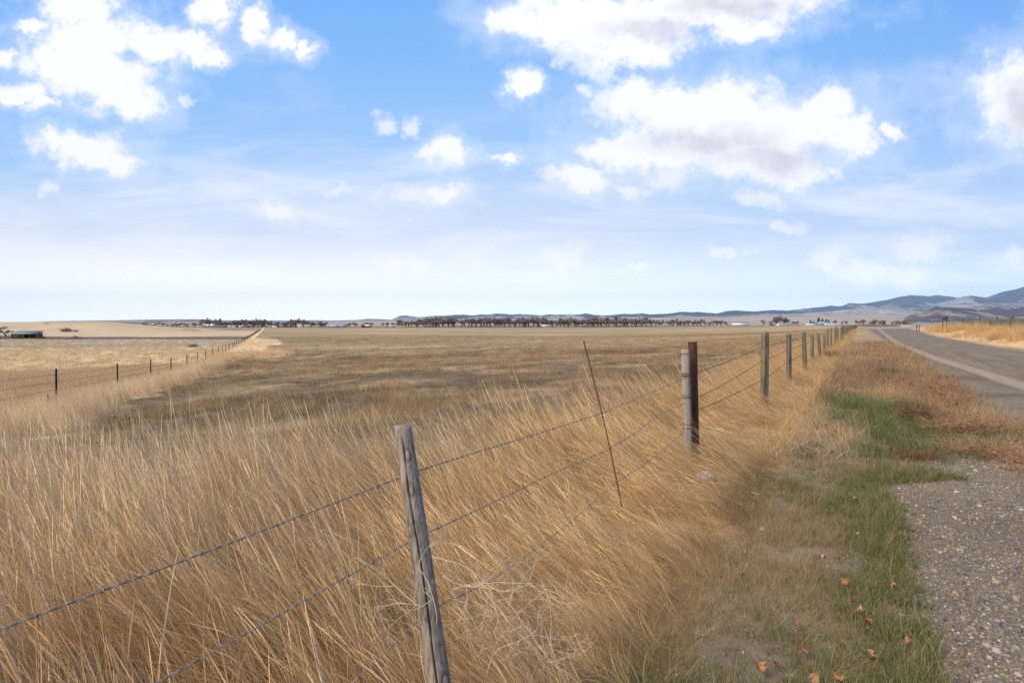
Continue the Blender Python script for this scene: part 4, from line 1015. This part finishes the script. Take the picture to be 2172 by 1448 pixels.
for (x0, x1, D, bh) in ((300, 440, 975, .5), (440, 640, 1108, .8), (640, 902, 1160, .35), (902, 1380, 1188, 1.0), (1380, 1545, 1188, .6), (1590, 1840, 1140, .4), (1840, 1960, 630, .5)):
    p = x0
    while p < x1:
        k += 1; v_ = brush_np(400+k); v_[:, 2] *= rs.uniform(.6, 1.1)*bh; v_ += np.array(gp((p-1086)/F*D, D+rs.uniform(0, 14), -.1)); mb.add(v_, T=np.arange(len(v_)).reshape(-1, 3)); p += rs.uniform(7, 10)*(1.6 if D < 700 else 1)
tag(mb.build('undergrowth', M_brush), 'low brown brush along the foot of the far trees', 'brush', kind='stuff')
EV = []
for k, (px, ty, D, H_, W_, lab) in enumerate(((1719,679,1120,0,7,'shortest dark spruce, left of the tall pair beside the blue grey barn'),(1726,680.5,1125,0,6,'small dark spruce squeezed between the shortest and tallest spruces'),(1736,673,1120,0,9,'tallest dark spruce behind the blue grey barn'),(1744,675.5,1122,0,8,'second tallest dark spruce just right of the tallest'),(1752,676.5,1120,0,6.5,'dark spruce at the right side of the blue grey barn'),(1757,678,1122,0,6,'rightmost dark spruce behind the barn roof'))):
    x = (px-1086)/F*D; z = float(hgt(x, D)); o = conifer(at(px, ty, D).z-z, W_, 420+k); o.location = (x, D, z); tag(o, lab, 'tree', 'dark spruces behind the barn')
x = (682.5-1086)/F*1060; o = conifer(at(682, 687.5, 1060).z-float(hgt(x,1060)), 9, 430, top=1); o.location = gp(x, 1060); tag(o, 'single round dark evergreen standing before the left tree belt', 'tree')
for k, px in enumerate((556, 573, 590, 604, 611, 618, 628)):
    x = (px-1086)/F*1080; o = conifer(6+rs.uniform(-1,2), 5, 440+k); o.location = gp(x, 1080); tag(o, ORD[k]+' small dark evergreen from the left at the foot of the left belt', 'tree', 'small evergreens below the left belt')
# bushes of the left meadow and the tree beside the shed
o = bare_tree(4.4, 6.5, 460, ntw=700, tw=.05, low=.15); x = (10-1086)/F*268; o.location = gp(x, 268); tag(o, 'spreading bare tree left of the green roofed shed', 'tree')
for px, D, sc_, lab in ((141,420,(.55,1,1.0),'rounded brown bush alone on the pale slope'),(161,420,(.2,.5,.45),'tiny brown bush right of the rounded bush on the slope'),(410,138,(.16,.35,.28),'small dark tangle of weeds in the pale meadow'),(1637,900,(.6,1,1.35),'dark brown bush standing in the field before the small white house')):
    o = link('bush', rs.choice(BR)); x = (px-1086)/F*D; o.location = gp(x, D); o.scale = sc_; tag(o, lab, 'bush')

# ------------------------------------------------------------------ farm buildings
M_white = flat('white_paint', (.74,.72,.68), .7, .2, .06, .5); M_roofw = flat('white_metal_roof', (.72,.74,.72), .5, .4, .05, .3)
M_grn = flat('green_metal_roof', (.13,.19,.15), .55, .4, .12, .6); M_plank = wood_mat('brown_planks', (.22,.13,.08,1), (.10,.06,.04,1), .05)
M_blue = flat('blue_grey_siding', (.24,.29,.34), .7, .2, .1, .3); M_dark = flat('dark_opening', (.02,.02,.022), .6, .3, .2, 1)
M_redb = flat('barn_red', (.20,.035,.025), .7, .2, .2, .5); M_gal = flat('dull_metal_roof', (.38,.40,.41), .5, .4, .1, .4); M_tan = flat('tan_siding', (.42,.34,.26), .8, .2, .1, .4)
def gable(name, px, D, W, Dp, Hw, Hr, wall, roof, label, cat='building', rz=0.0, group=None, openings=2, door=True, dz=0):
    x = (px-1086)/F*D; root = empty(name, gp(x, D, dz), rz); tag(root, label, cat, group)
    mb = MB(); mb.box((0,0,Hw/2), (W,Dp,Hw))
    g_ = [(-W/2,-Dp/2,Hw),(-W/2,Dp/2,Hw),(-W/2,0,Hw+Hr-.05),(W/2,-Dp/2,Hw),(W/2,Dp/2,Hw),(W/2,0,Hw+Hr-.05)]
    mb.add(g_, T=[(0,2,1),(3,4,5)]); mb.build('wall', wall, root)
    e = .45; t = .18; rb = MB(); yo = Dp/2+e; zo = Hw-e*Hr/(Dp/2)
    for sg in (-1, 1):
        P_ = [(-W/2-e, sg*yo, zo), (W/2+e, sg*yo, zo), (W/2+e, 0, Hw+Hr), (-W/2-e, 0, Hw+Hr)]
        rb.add([(a, b_, c_) for a, b_, c_ in P_]+[(a, b_, c_+t) for a, b_, c_ in P_], [(0,1,2,3),(7,6,5,4),(0,4,5,1),(1,5,6,2),(2,6,7,3),(3,7,4,0)])
    rb.build('roof', roof, root)
    n = openings
    for k in range(n):
        xx = -W/2+(k+1)*W/(n+1); wb = MB(); wb.box((xx, -Dp/2-.02, Hw*.55), (min(1.6, W/(n+1)*.5), .06, min(1.3, Hw*.4))); wb.build('window', M_dark, root)
    if door: db = MB(); db.box((-W/2+W/(n+1)*.45, -Dp/2-.03, min(1.1, Hw*.4)), (1.2, .08, min(2.1, Hw*.8))); db.build('door', M_dark, root)
    return root
gable('farmhouse', 438.5, 1085, 11, 9, 3.0, 3.2, M_white, M_white, 'white gabled farmhouse below the left tree belt', 'house', .9)
gable('barn', 450, 1095, 6, 6, 3.5, 3.6, M_white, M_white, 'narrow tall white gabled shed just right of the farmhouse', 'shed', 1.2)
gable('long_shed', 475, 1090, 28, 9, 2.4, 1.4, M_plank, flat('tan_roof', (.22,.17,.13), .8, .2, .1, .3), 'long low brown shed right of the white farmhouse', 'shed')
for px, D, W, Hw, mat, lab in ((326,1000,4,2.4,M_white,'tiny white shed at the foot of the left hill trees'),(372,1010,6,2.2,M_white,'small white shed between the left trees, nearer the farmhouse'),(386,1012,7,2.0,M_tan,'tan low shed between the left trees'),(488,1080,6,2.0,M_white,'white trailer right of the long brown shed'),(497,1082,5,1.8,M_white,'small white shed furthest right beside the brown shed'),(511,1085,5,2.4,M_tan,'pale tan cabin right of the white trailer'),(524,1086,8,2.0,M_plank,'low dark shed right of the pale cabin'),(574,1080,1.8,2.6,M_white,'narrow white hut left of the long white trailer'),(584,1080,9,1.8,M_white,'long white trailer before the bare tree belt'),(637,1100,9,2.0,M_gal,'grey white low shed left of the round evergreen')):
    gable('shed', px, D, W, 4, Hw, 1.0, mat, M_roofw if mat is not M_plank else mat, lab, 'shed', rs.uniform(-.2,.2), openings=1, door=False)
gable('house', 710, 1120, 16, 9, 2.6, 2.2, M_blue, M_gal, 'left one of the two blue grey houses right of the round evergreen', 'house', .1, openings=3)
gable('house', 727, 1122, 13, 9, 2.8, 3.0, M_blue, M_blue, 'right one of the two blue grey houses, with the taller roof', 'house', -.1, openings=3)
gable('barn', 770, 1120, 6, 8, 3.4, 2.2, M_redb, M_redb, 'small red barn before the white roofed shed', 'barn', .3, openings=1)
gable('shed', 780, 1130, 13, 9, 3.2, 2.4, M_plank, M_roofw, 'brown shed with bright white roof right of the red barn', 'shed', 0)
gable('shed', 834, 1135, 16, 8, 2.4, 1.2, M_blue, M_gal, 'long pale grey shed left of the cottonwood belt', 'shed', .05, openings=3)
gable('shed', 844, 1110, 5, 3, 1.6, .5, M_white, M_white, 'small white shed beside the long pale grey shed', 'shed', 0, openings=1)
gable('house', 1157, 1180, 15.5, 8, 3.6, 1.2, M_white, M_roofw, 'small white house before the middle of the long cottonwood belt', 'house', 0, openings=4, dz=.6)
gable('shed', 1408, 1190, 10, 6, 1.8, .6, M_gal, M_gal, 'long low grey shed under the thinner trees', 'shed', 0, openings=0, door=False, dz=1)
gable('barn', 1567, 1120, 29, 16, 2.8, 3.2, M_tan, M_roofw, 'large low barn with broad white metal roof', 'barn', .08, openings=4)
gable('shed', 1633, 1120, 15, 7, 1.8, 1.0, M_gal, M_gal, 'low grey shed left of the small white house with the bush', 'shed', 0, openings=2)
gable('house', 1649.5, 1100, 6, 7, 2.4, 2.4, M_white, M_tan, 'small white gabled house right of the dark field bush', 'house', 1.45, openings=1)
gable('shed', 1665, 1130, 12, 6, 2.0, 1.2, M_gal, M_gal, 'low grey shed just right of the small white house', 'shed', 0, openings=2)
gable('shed', 1719, 1050, 16, 7, 1.2, 1.6, M_white, M_roofw, 'long white roofed shed under the shortest spruce', 'shed', 0, openings=2)
gable('barn', 1746, 1060, 21, 12, 3.2, 3.0, M_blue, flat('blue_roof', (.30,.38,.44), .5, .4, .08, .3), 'blue grey barn beneath the tallest spruces', 'barn', .1, openings=3)
gable('long_shed', 1769, 1040, 34, 7, 1.8, .8, M_white, M_roofw, 'very long low white shed right of the blue grey barn', 'shed', 0, openings=5)
# shed with the green roof
x = (57.5-1086)/F*252; zb = float(hgt(x, 252)); sh = empty('livestock_shed', (x, 252, zb)); tag(sh, 'brown wooden livestock shed with a sloping green metal roof', 'shed'); sh.rotation_euler.z = .12
mb = MB(); mb.box((0,1.9,1.1), (10.2,.15,2.4)); mb.box((-5.0,0,1.0), (.15,3.8,2.0)); mb.box((5.0,0,1.0), (.15,3.8,2.0)); mb.box((-2.6,-1.9,.95), (4.9,.12,1.5)); mb.build('wall', M_plank, sh)
mb = MB(); V_ = [(-5.5,-2.3,1.75),(5.3,-2.3,1.75),(5.6,2.4,3.0),(-5.1,2.4,3.0)]; mb.add(V_+[(a,b_,c_+.12) for a,b_,c_ in V_], [(3,2,1,0),(4,5,6,7),(0,1,5,4),(1,2,6,5),(2,3,7,6),(3,0,4,7)]); mb.build('roof', M_grn, sh)
for xx in (-5.0,-2.4,0,2.4,5.0): mb = MB(); mb.box((xx,-2.05,.87), (.2,.2,1.74)); mb.build('post', M_plank, sh)
# corral panels left of it
for k in range(5):
    xc = (2+k*7-1086)/F*250; r_ = empty('corral_panel', gp(xc, 247+.3*k), rs.uniform(-.12,.12)); tag(r_, ORD[k]+' rust brown corral panel from the left edge, beside the green roofed shed', 'fence panel', 'corral panels beside the shed')
    mb = MB()
    for z in (.3,.6,.9,1.2,1.5): mb.tube([(-.75,0,z),(.75,0,z)], .05, 4)
    mb.build('rail', M_brown, r_)
    for sx in (-.75,.75): mb = MB(); mb.tube([(sx,0,0),(sx,0,1.6)], .07, 4); mb.build('post', M_brown, r_)
# rusty ring feeders
for k, (px, rr_) in enumerate(((83.5,1.0),(90.5,1.05))):
    r_ = empty('hay_feeder', gp((px-1086)/F*244, 244)); tag(r_, ['left rust red round hay feeder at the right end of the shed','right rust red round hay feeder, further from the shed'][k], 'feeder')
    mb = MB(); th = np.linspace(0, 2*np.pi, 24)
    for z in (.15,.5,1.1): mb.tube(np.stack([rr_*np.cos(th), rr_*np.sin(th), th*0+z], 1), .05, 5, False)
    mb.build('ring', M_rust, r_); mb = MB(); n_ = 14
    mb.add(np.vstack([np.stack([rr_*np.cos(th), rr_*np.sin(th), th*0+.1], 1), np.stack([rr_*np.cos(th), rr_*np.sin(th), th*0+.6], 1)]), [(q_, q_+1, 24+q_+1, 24+q_) for q_ in range(23)]); mb.build('sheet', M_rust, r_)
# mound of dark earth
def mound(name, px, D, W, H, mat, label, cat, dp=None):
    n = 26; t = np.linspace(-1, 1, n); X_, Y_ = np.meshgrid(t, t, indexing='ij'); Rm = np.sqrt(X_**2+Y_**2)
    Z = H*np.clip(1-Rm, 0, 1)**.8*(.75+.5*fbm(X_*3+px, Y_*3, 5, 4))-.15
    V = np.stack([X_*W/2, Y_*(dp or W/2)/1, Z], -1).reshape(-1, 3); i = np.arange(n-1)[:, None]*n; j = np.arange(n-1)[None]
    o = link(name, mesh_np(name, V, np.stack([i+j, i+n+j, i+n+j+1, i+j+1], -1).reshape(-1, 4), [mat], True)); o.location = gp((px-1086)/F*D, D); tag(o, label, cat)
M_earth = flat('dark_earth', (.10,.062,.04), .95, .05, .3, 1.2)
mound('earth_mound', 158.5, 243, 6.5, 1.3, M_earth, 'mound of dark earth on the ploughed strip', 'mound', 2.2)
mound('manure_heap', 100, 560, 7, 1.0, M_earth, 'thin dark heap high on the pale slope', 'mound', 1.5)
mound('earth_bank', 398, 560, 26, 1.6, flat('tan_earth', (.28,.19,.11), .95, .05, .3, .4), 'long low brown bank in the pale grass before the left trees', 'bank', 4)
# lorry on the far road, a parked vehicle and junk by the big barn
x = (1250-1086)/F*1150; tk = empty('semi_truck', gp(x, 1150, .4)); tag(tk, 'red semi truck with a long grey box trailer passing the tree belt', 'truck')
mb = MB(); mb.box((-10.4,0,2.0), (2.6,2.5,2.9)); mb.box((-12.4,0,1.35), (1.9,2.2,1.5)); mb.box((-9.6,0,1.0),(6,1.1,.4)); mb.build('cab', M_redb, tk)
mb = MB(); mb.box((-11.72,0,2.75), (.06,2.1,.8)); w_ = mb.build('windscreen', M_dark, tk)
mb = MB(); mb.box((2.2,0,2.65), (21,2.55,2.7)); mb.box((2.2,0,1.2),(20,1,.25)); mb.build('trailer', flat('grey_trailer', (.13,.125,.105), .6, .3, .1, .3), tk)
for xx in (-12.6,-8.4,-7.2,9.2,10.4):
    for sy in (-1.1,1.1): mb = MB(); mb.tube([(xx,sy-.15,.5),(xx,sy+.15,.5)], .52, 14); mb.build('wheel', flat('tyre', (.02,.02,.02), .9, .1, .1, 1) if 'tyre' not in bpy.data.materials else bpy.data.materials['tyre'], tk)
def car(px, D, col, label):
    r_ = empty('parked_car', gp((px-1086)/F*D, D, .2)); tag(r_, label, 'vehicle')
    pr = [(-2.3,.35),(-2.3,.85),(-1.3,1.0),(-.8,1.5),(1.2,1.5),(1.8,1.0),(2.3,.9),(2.3,.35)]; mb = MB(); n = len(pr)
    V = [(a,-.9,c_) for a,c_ in pr]+[(a,.9,c_) for a,c_ in pr]; mb.add(V, [(k_, (k_+1) % n, n+(k_+1) % n, n+k_) for k_ in range(n)], [(0,k_,k_+1) for k_ in range(1,n-1)]+[(n,n+k_+1,n+k_) for k_ in range(1,n-1)]); mb.build('body', col, r_)
    for sy in (-.905, .905): mb = MB(); mb.box((.2,sy,1.22),(1.7,.02,.36)); mb.build('window', M_dark, r_)
    for xx in (-1.5,1.5):
        for sy in (-.85,.85): mb = MB(); mb.tube([(xx,sy-.1,.35),(xx,sy+.1,.35)], .35, 12); mb.build('wheel', bpy.data.materials['tyre'], r_)
car(1191.5, 1150, M_white, 'small white vehicle right of the small white house'); car(1517, 1080, M_blue, 'dark blue vehicle left of the big white roofed barn'); car(1523.5, 1082, M_white, 'white vehicle right of the dark blue one'); car(1538, 1080, M_white, 'white vehicle nearest the big white roofed barn'); pass

# ------------------------------------------------------------------ things on the verge
RUSTW = flat('dead_weed_brown', (.36,.20,.105), .9, .1, .25, 30); STRW = flat('dead_weed_straw', (.60,.46,.28), .9, .1, .2, 30); DKW = flat('dead_weed_dark', (.20,.105,.06), .9, .1, .25, 30)
def weed_mesh(n, R, H, wid, seed, mat): o_ = weed_bush(n, R, H, wid, seed, mat); return o_.data
def weedthing(name, px, py, R, H, mat, seed, label, n=90, wid=.006, sq=(1,1), Y=None):
    if Y is None: d = ray(px, py); Y = CZ/-d[2]*d[1]
    x = (px-1086)/F*Y; m_ = weed_mesh(n, R, H, wid, seed, mat); o = link(name, m_); o.location = gp(x, Y, -.02); o.scale = (sq[0], sq[1], 1); tag(o, label, 'weed'); return o
weedthing('tumbleweed', 1990, 850, .55, .60, RUSTW, 501, 'tall rounded russet weed nearest the road stripe', 170, .005)
weedthing('tumbleweed', 2020, 862, .45, .42, RUSTW, 502, 'fuzzy russet weed just right of the tall rounded one', 120, .005)
weedthing('tumbleweed', 1950, 893, .42, .36, DKW, 503, 'dark russet weed clump at the edge of the green grass', 150, .005)
weedthing('tumbleweed', 2030, 916, .48, .28, RUSTW, 504, 'low spreading russet weed below the tall rounded one', 130, .004, (1.3,1))
weedthing('tumbleweed', 2105, 915, .42, .25, RUSTW, 505, 'low spreading russet weed beside the small white stone', 120, .004, (1.2,1))
weedthing('tumbleweed', 1950, 972, .34, .13, DKW, 506, 'flat dark brown weed mat at the top of the near gravel', 110, .003, (1.3,1))
weedthing('tumbleweed', 2090, 965, .50, .20, RUSTW, 507, 'long low russet weed reaching in from the right over the gravel', 150, .003, (1.3,.9))
weedthing('tumbleweed', 2185, 985, .42, .22, RUSTW, 508, 'russet weed cut by the right edge of the picture', 130, .003)
weedthing('tumbleweed', 1764, 742, .55, .55, RUSTW, 509, 'small brown tumbleweed caught against the roadside fence posts', 120, .010, (1,1), 26.5)
weedthing('tumbleweed', 1885, 772, .6, .35, RUSTW, 510, 'wide russet weed far along the verge', 110, .008, (1.6,1))
weedthing('green_clump', 1890, 795, .45, .22, flat('weed_green', (.09,.13,.045), .8, .2, .25, 20), 511, 'bright green clump alone in the russet weeds', 150, .010, (1.3,1))
# tangled pale dry branches caught in the wires beside the near post
r = np.random.default_rng(77); mb = MB()
def twigrow(p, d, L, rad, lvl):
    n = 7; pts = [p]
    for k in range(n): d = d+r.normal(0, .17, 3); d /= np.linalg.norm(d); p = p+d*L/n; pts.append(p)
    mb.tube(pts, np.linspace(rad, rad*.55, n+1), 5)
    if lvl < 3:
        for k in range(r.integers(3, 6)):
            q_ = r.integers(1, n+1); nd = d+r.normal(0, .75, 3); nd[1] *= .6; nd /= np.linalg.norm(nd); twigrow(pts[q_], nd, L*r.uniform(.4, .7), rad*.62, lvl+1)
for (px, py, Y, dx, dz, L) in ((925,1330,2.15,.1,1.0,.25),(918,1180,2.3,.95,-.25,.42),(940,1220,2.2,.8,-.35,.36),(905,1290,2.12,-.8,.3,.34),(1030,1440,2.2,.25,1.0,.34),(960,1250,2.25,.9,.15,.36),(1010,1190,2.45,.3,-1.0,.40)):
    twigrow(np.array(at(px, py, Y)), np.array([dx, .05, dz]), L, .0019, 0)
o = mb.build('dry_branches', flat('pale_twig', (.60,.47,.32), .8, .2, .25, 40), None, True); tag(o, 'pale dry branching weed tangled in the wires beside the leaning post', 'weed')
# half hidden pale stone and other stones, pale stick
def rock(px, py, w_, h_, Y, label, col=(.44,.42,.40), seed=1):
    import bmesh
    bm = bmesh.new(); bmesh.ops.create_icosphere(bm, subdivisions=4, radius=.5)
    for v_ in bm.verts:
        n_ = fbm(np.array([v_.co.x*3+seed]), np.array([v_.co.y*3+v_.co.z*4]), seed, 4)[0]; v_.co *= .8+.45*n_; v_.co = Vector((v_.co.x*w_, v_.co.y*w_*.8, v_.co.z*h_))
    me = bpy.data.meshes.new('stone'); bm.to_mesh(me); bm.free(); me.materials.append(flat('stone_%d' % seed, col, .85, .2, .3, 14, .5)); me.polygons.foreach_set('use_smooth', [True]*len(me.polygons))
    o = link('stone', me); o.location = gp((px-1086)/F*Y, Y, h_*.22); o.rotation_euler.z = seed; tag(o, label, 'stone')
rock(1497, 1022, .24, .16, 5.75, 'pale grey stone half buried in grass at the foot of the rusty pipe', seed=1)
rock(2122, 918, .085, .07, 8.5, 'small white stone among the russet weeds by the gravel', (.62,.60,.57), 2)
rock(2157, 674, .5, .4, 90, 'white stone on the golden rise beyond the brown fence', (.7,.68,.65), 4)
rock(1890, 818, .10, .06, 15, 'tiny white stone on the verge beyond the green grass', (.7,.68,.65), 3)
mb = MB(); a_ = at(1484, 903, 6.3); b_ = at(1565, 922, 5.9); mb.tube([a_, a_.lerp(b_, .5)+Vector((0,0,.008)), b_], [.011,.012,.008], 8); o = mb.build('stick', flat('stick_wood', (.36,.26,.16), .9, .1, .25, 20), None, True); tag(o, 'pale straight stick poking out from the rusty pipe', 'stick')
# fallen leaves
M_leaf = [flat('leaf_orange', (.36,.15,.06), .6, .3, .25, 60), flat('leaf_tan', (.40,.22,.11), .6, .3, .25, 60), flat('leaf_brown', (.24,.09,.045), .6, .3, .25, 60)]
def leaf(seed, mat):
    r = np.random.default_rng(seed); n = 13; V = []; Q = []
    t = np.linspace(0, 1, n); w_ = np.interp(t, [0,.12,.3,.45,.6,.8,1], [.0,.3,.52,.40,.46,.25,0])*(1+.25*np.sin(t*22))
    cu = r.uniform(2.2, 4.2); 
    for k in range(n):
        for s_ in (-1, -.5, 0, .5, 1): V.append((t[k]-.5, s_*w_[k], .25*abs(s_)**1.5*cu*w_[k]+.18*math.sin(t[k]*3*cu)+.03*r.normal()))
    for k in range(n-1):
        for s_ in range(4): a = k*5+s_; Q.append((a, a+1, a+6, a+5))
    mb = MB(); mb.add(np.array(V)*.034, Q); mb.tube([(-.017,0,.004),(-.034,.004,.006)], .0007, 4); return mb.me('fallen_leaf', [mat], True)
LV = [leaf(600+k, M_leaf[k % 3]) for k in range(9)]
lp_ = [(1768,968,1.7),(1705,972,1.2),(1690,968,1.0),(1800,1131,1.3),(1828,1135,1.1),(1898,1127,1.0),(1930,1140,1.3),(1757,1190,1.2),(1788,1188,1.1),(1695,1143,.9),(1820,1062,.9),(1795,1083,.9),(1655,1080,1.1),(1622,1128,1.1),(1846,1172,.8),(1803,1240,1.4),(1910,1248,1.2),(1865,1246,.9),(1822,1275,1.3),(1838,1305,1.3),(1856,1325,1.6),(1940,1365,1.2),(1860,1395,1.6),(1655,1412,1.4),(1620,1420,1.6),(1740,1443,1.4),(1712,1385,1.2),(1790,1440,1.3),(2030,1268,1.0),(1580,1225,1.0),(1980,1180,.9),(1588,1180,1.0),(1700,1330,1.1),(1780,910,1.0),(2055,1400,1.1),(1940,1010,1.1),(1866,965,.8)]
for k, (px, py, s_) in enumerate(lp_):
    d = ray(px, py-6); Y = (CZ-.05)/-d[2]*d[1]; x = (px-1086)/F*Y
    o = link('fallen_leaf', LV[k % 9]); o.location = gp(x, Y, .035+rs.uniform(0, .025)); o.scale = (s_,)*3; o.rotation_euler = (rs.uniform(-.7,.7), rs.uniform(-.7,.7), rs.uniform(0, 6.28)); 
    sx = float(s_of(x, Y)); tag(o, '%s%s curled leaf %s, %s' % ('large ' if s_ >= 1.3 else ('small ' if s_ <= 1.0 else ''), ['orange','pale tan','dark brown'][k % 9 % 3], 'beside the tall grass' if sx > -1.2 else ('in the middle of the verge' if sx > -1.75 else 'in green grass by the gravel'), 'at the bottom edge' if Y < 2.7 else ('in the foreground' if Y < 3.7 else ('in the middle distance' if Y < 5.2 else 'level with the rusty pipe'))), 'leaf', 'fallen leaves on the verge')
# two dark seed heads standing out of the tall grass on the left
for k, (px, py) in enumerate(((242,884),(273,887))):
    Y = 8.2; t_ = at(px, py, Y); b_ = gp(t_.x+.05, Y); mb = MB(); mb.tube([b_, b_.lerp(t_, .6)+Vector((.01,0,0)), t_], [.003,.002,.0015], 5)
    r_ = empty('seed_stalk', b_); mb2 = mb.build('stalk', DKW, r_); mb2.location = -b_
    mb = MB(); mb.tube([t_-Vector((0,0,.02)), t_, t_+Vector((.008,0,.018)), t_+Vector((.006,0,.03))], [.004,.015,.013,.002], 8); h_ = mb.build('seed_head', DKW, r_, True); h_.location = -b_
    tag(r_, ['left dark seed head rising above the pale grass','right dark seed head rising above the pale grass'][k], 'weed')

# ------------------------------------------------------------------ air
hz_ = MB(); hz_.box((0, 0, 700), (66000, 54000, 1440)); mh = bpy.data.materials.new('haze_air'); mh.use_nodes = True
q = NG(mh.node_tree); mh.node_tree.nodes.clear(); pv = q.n('ShaderNodeVolumePrincipled'); pv.inputs['Color'].default_value = (.60,.80,1,1); pv.inputs['Density'].default_value = 2.8e-5; pv.inputs['Anisotropy'].default_value = 0
oo = q.n('ShaderNodeOutputMaterial'); q.nt.links.new(pv.outputs[0], oo.inputs['Volume'])
tag(hz_.build('haze', mh), kind='stuff')
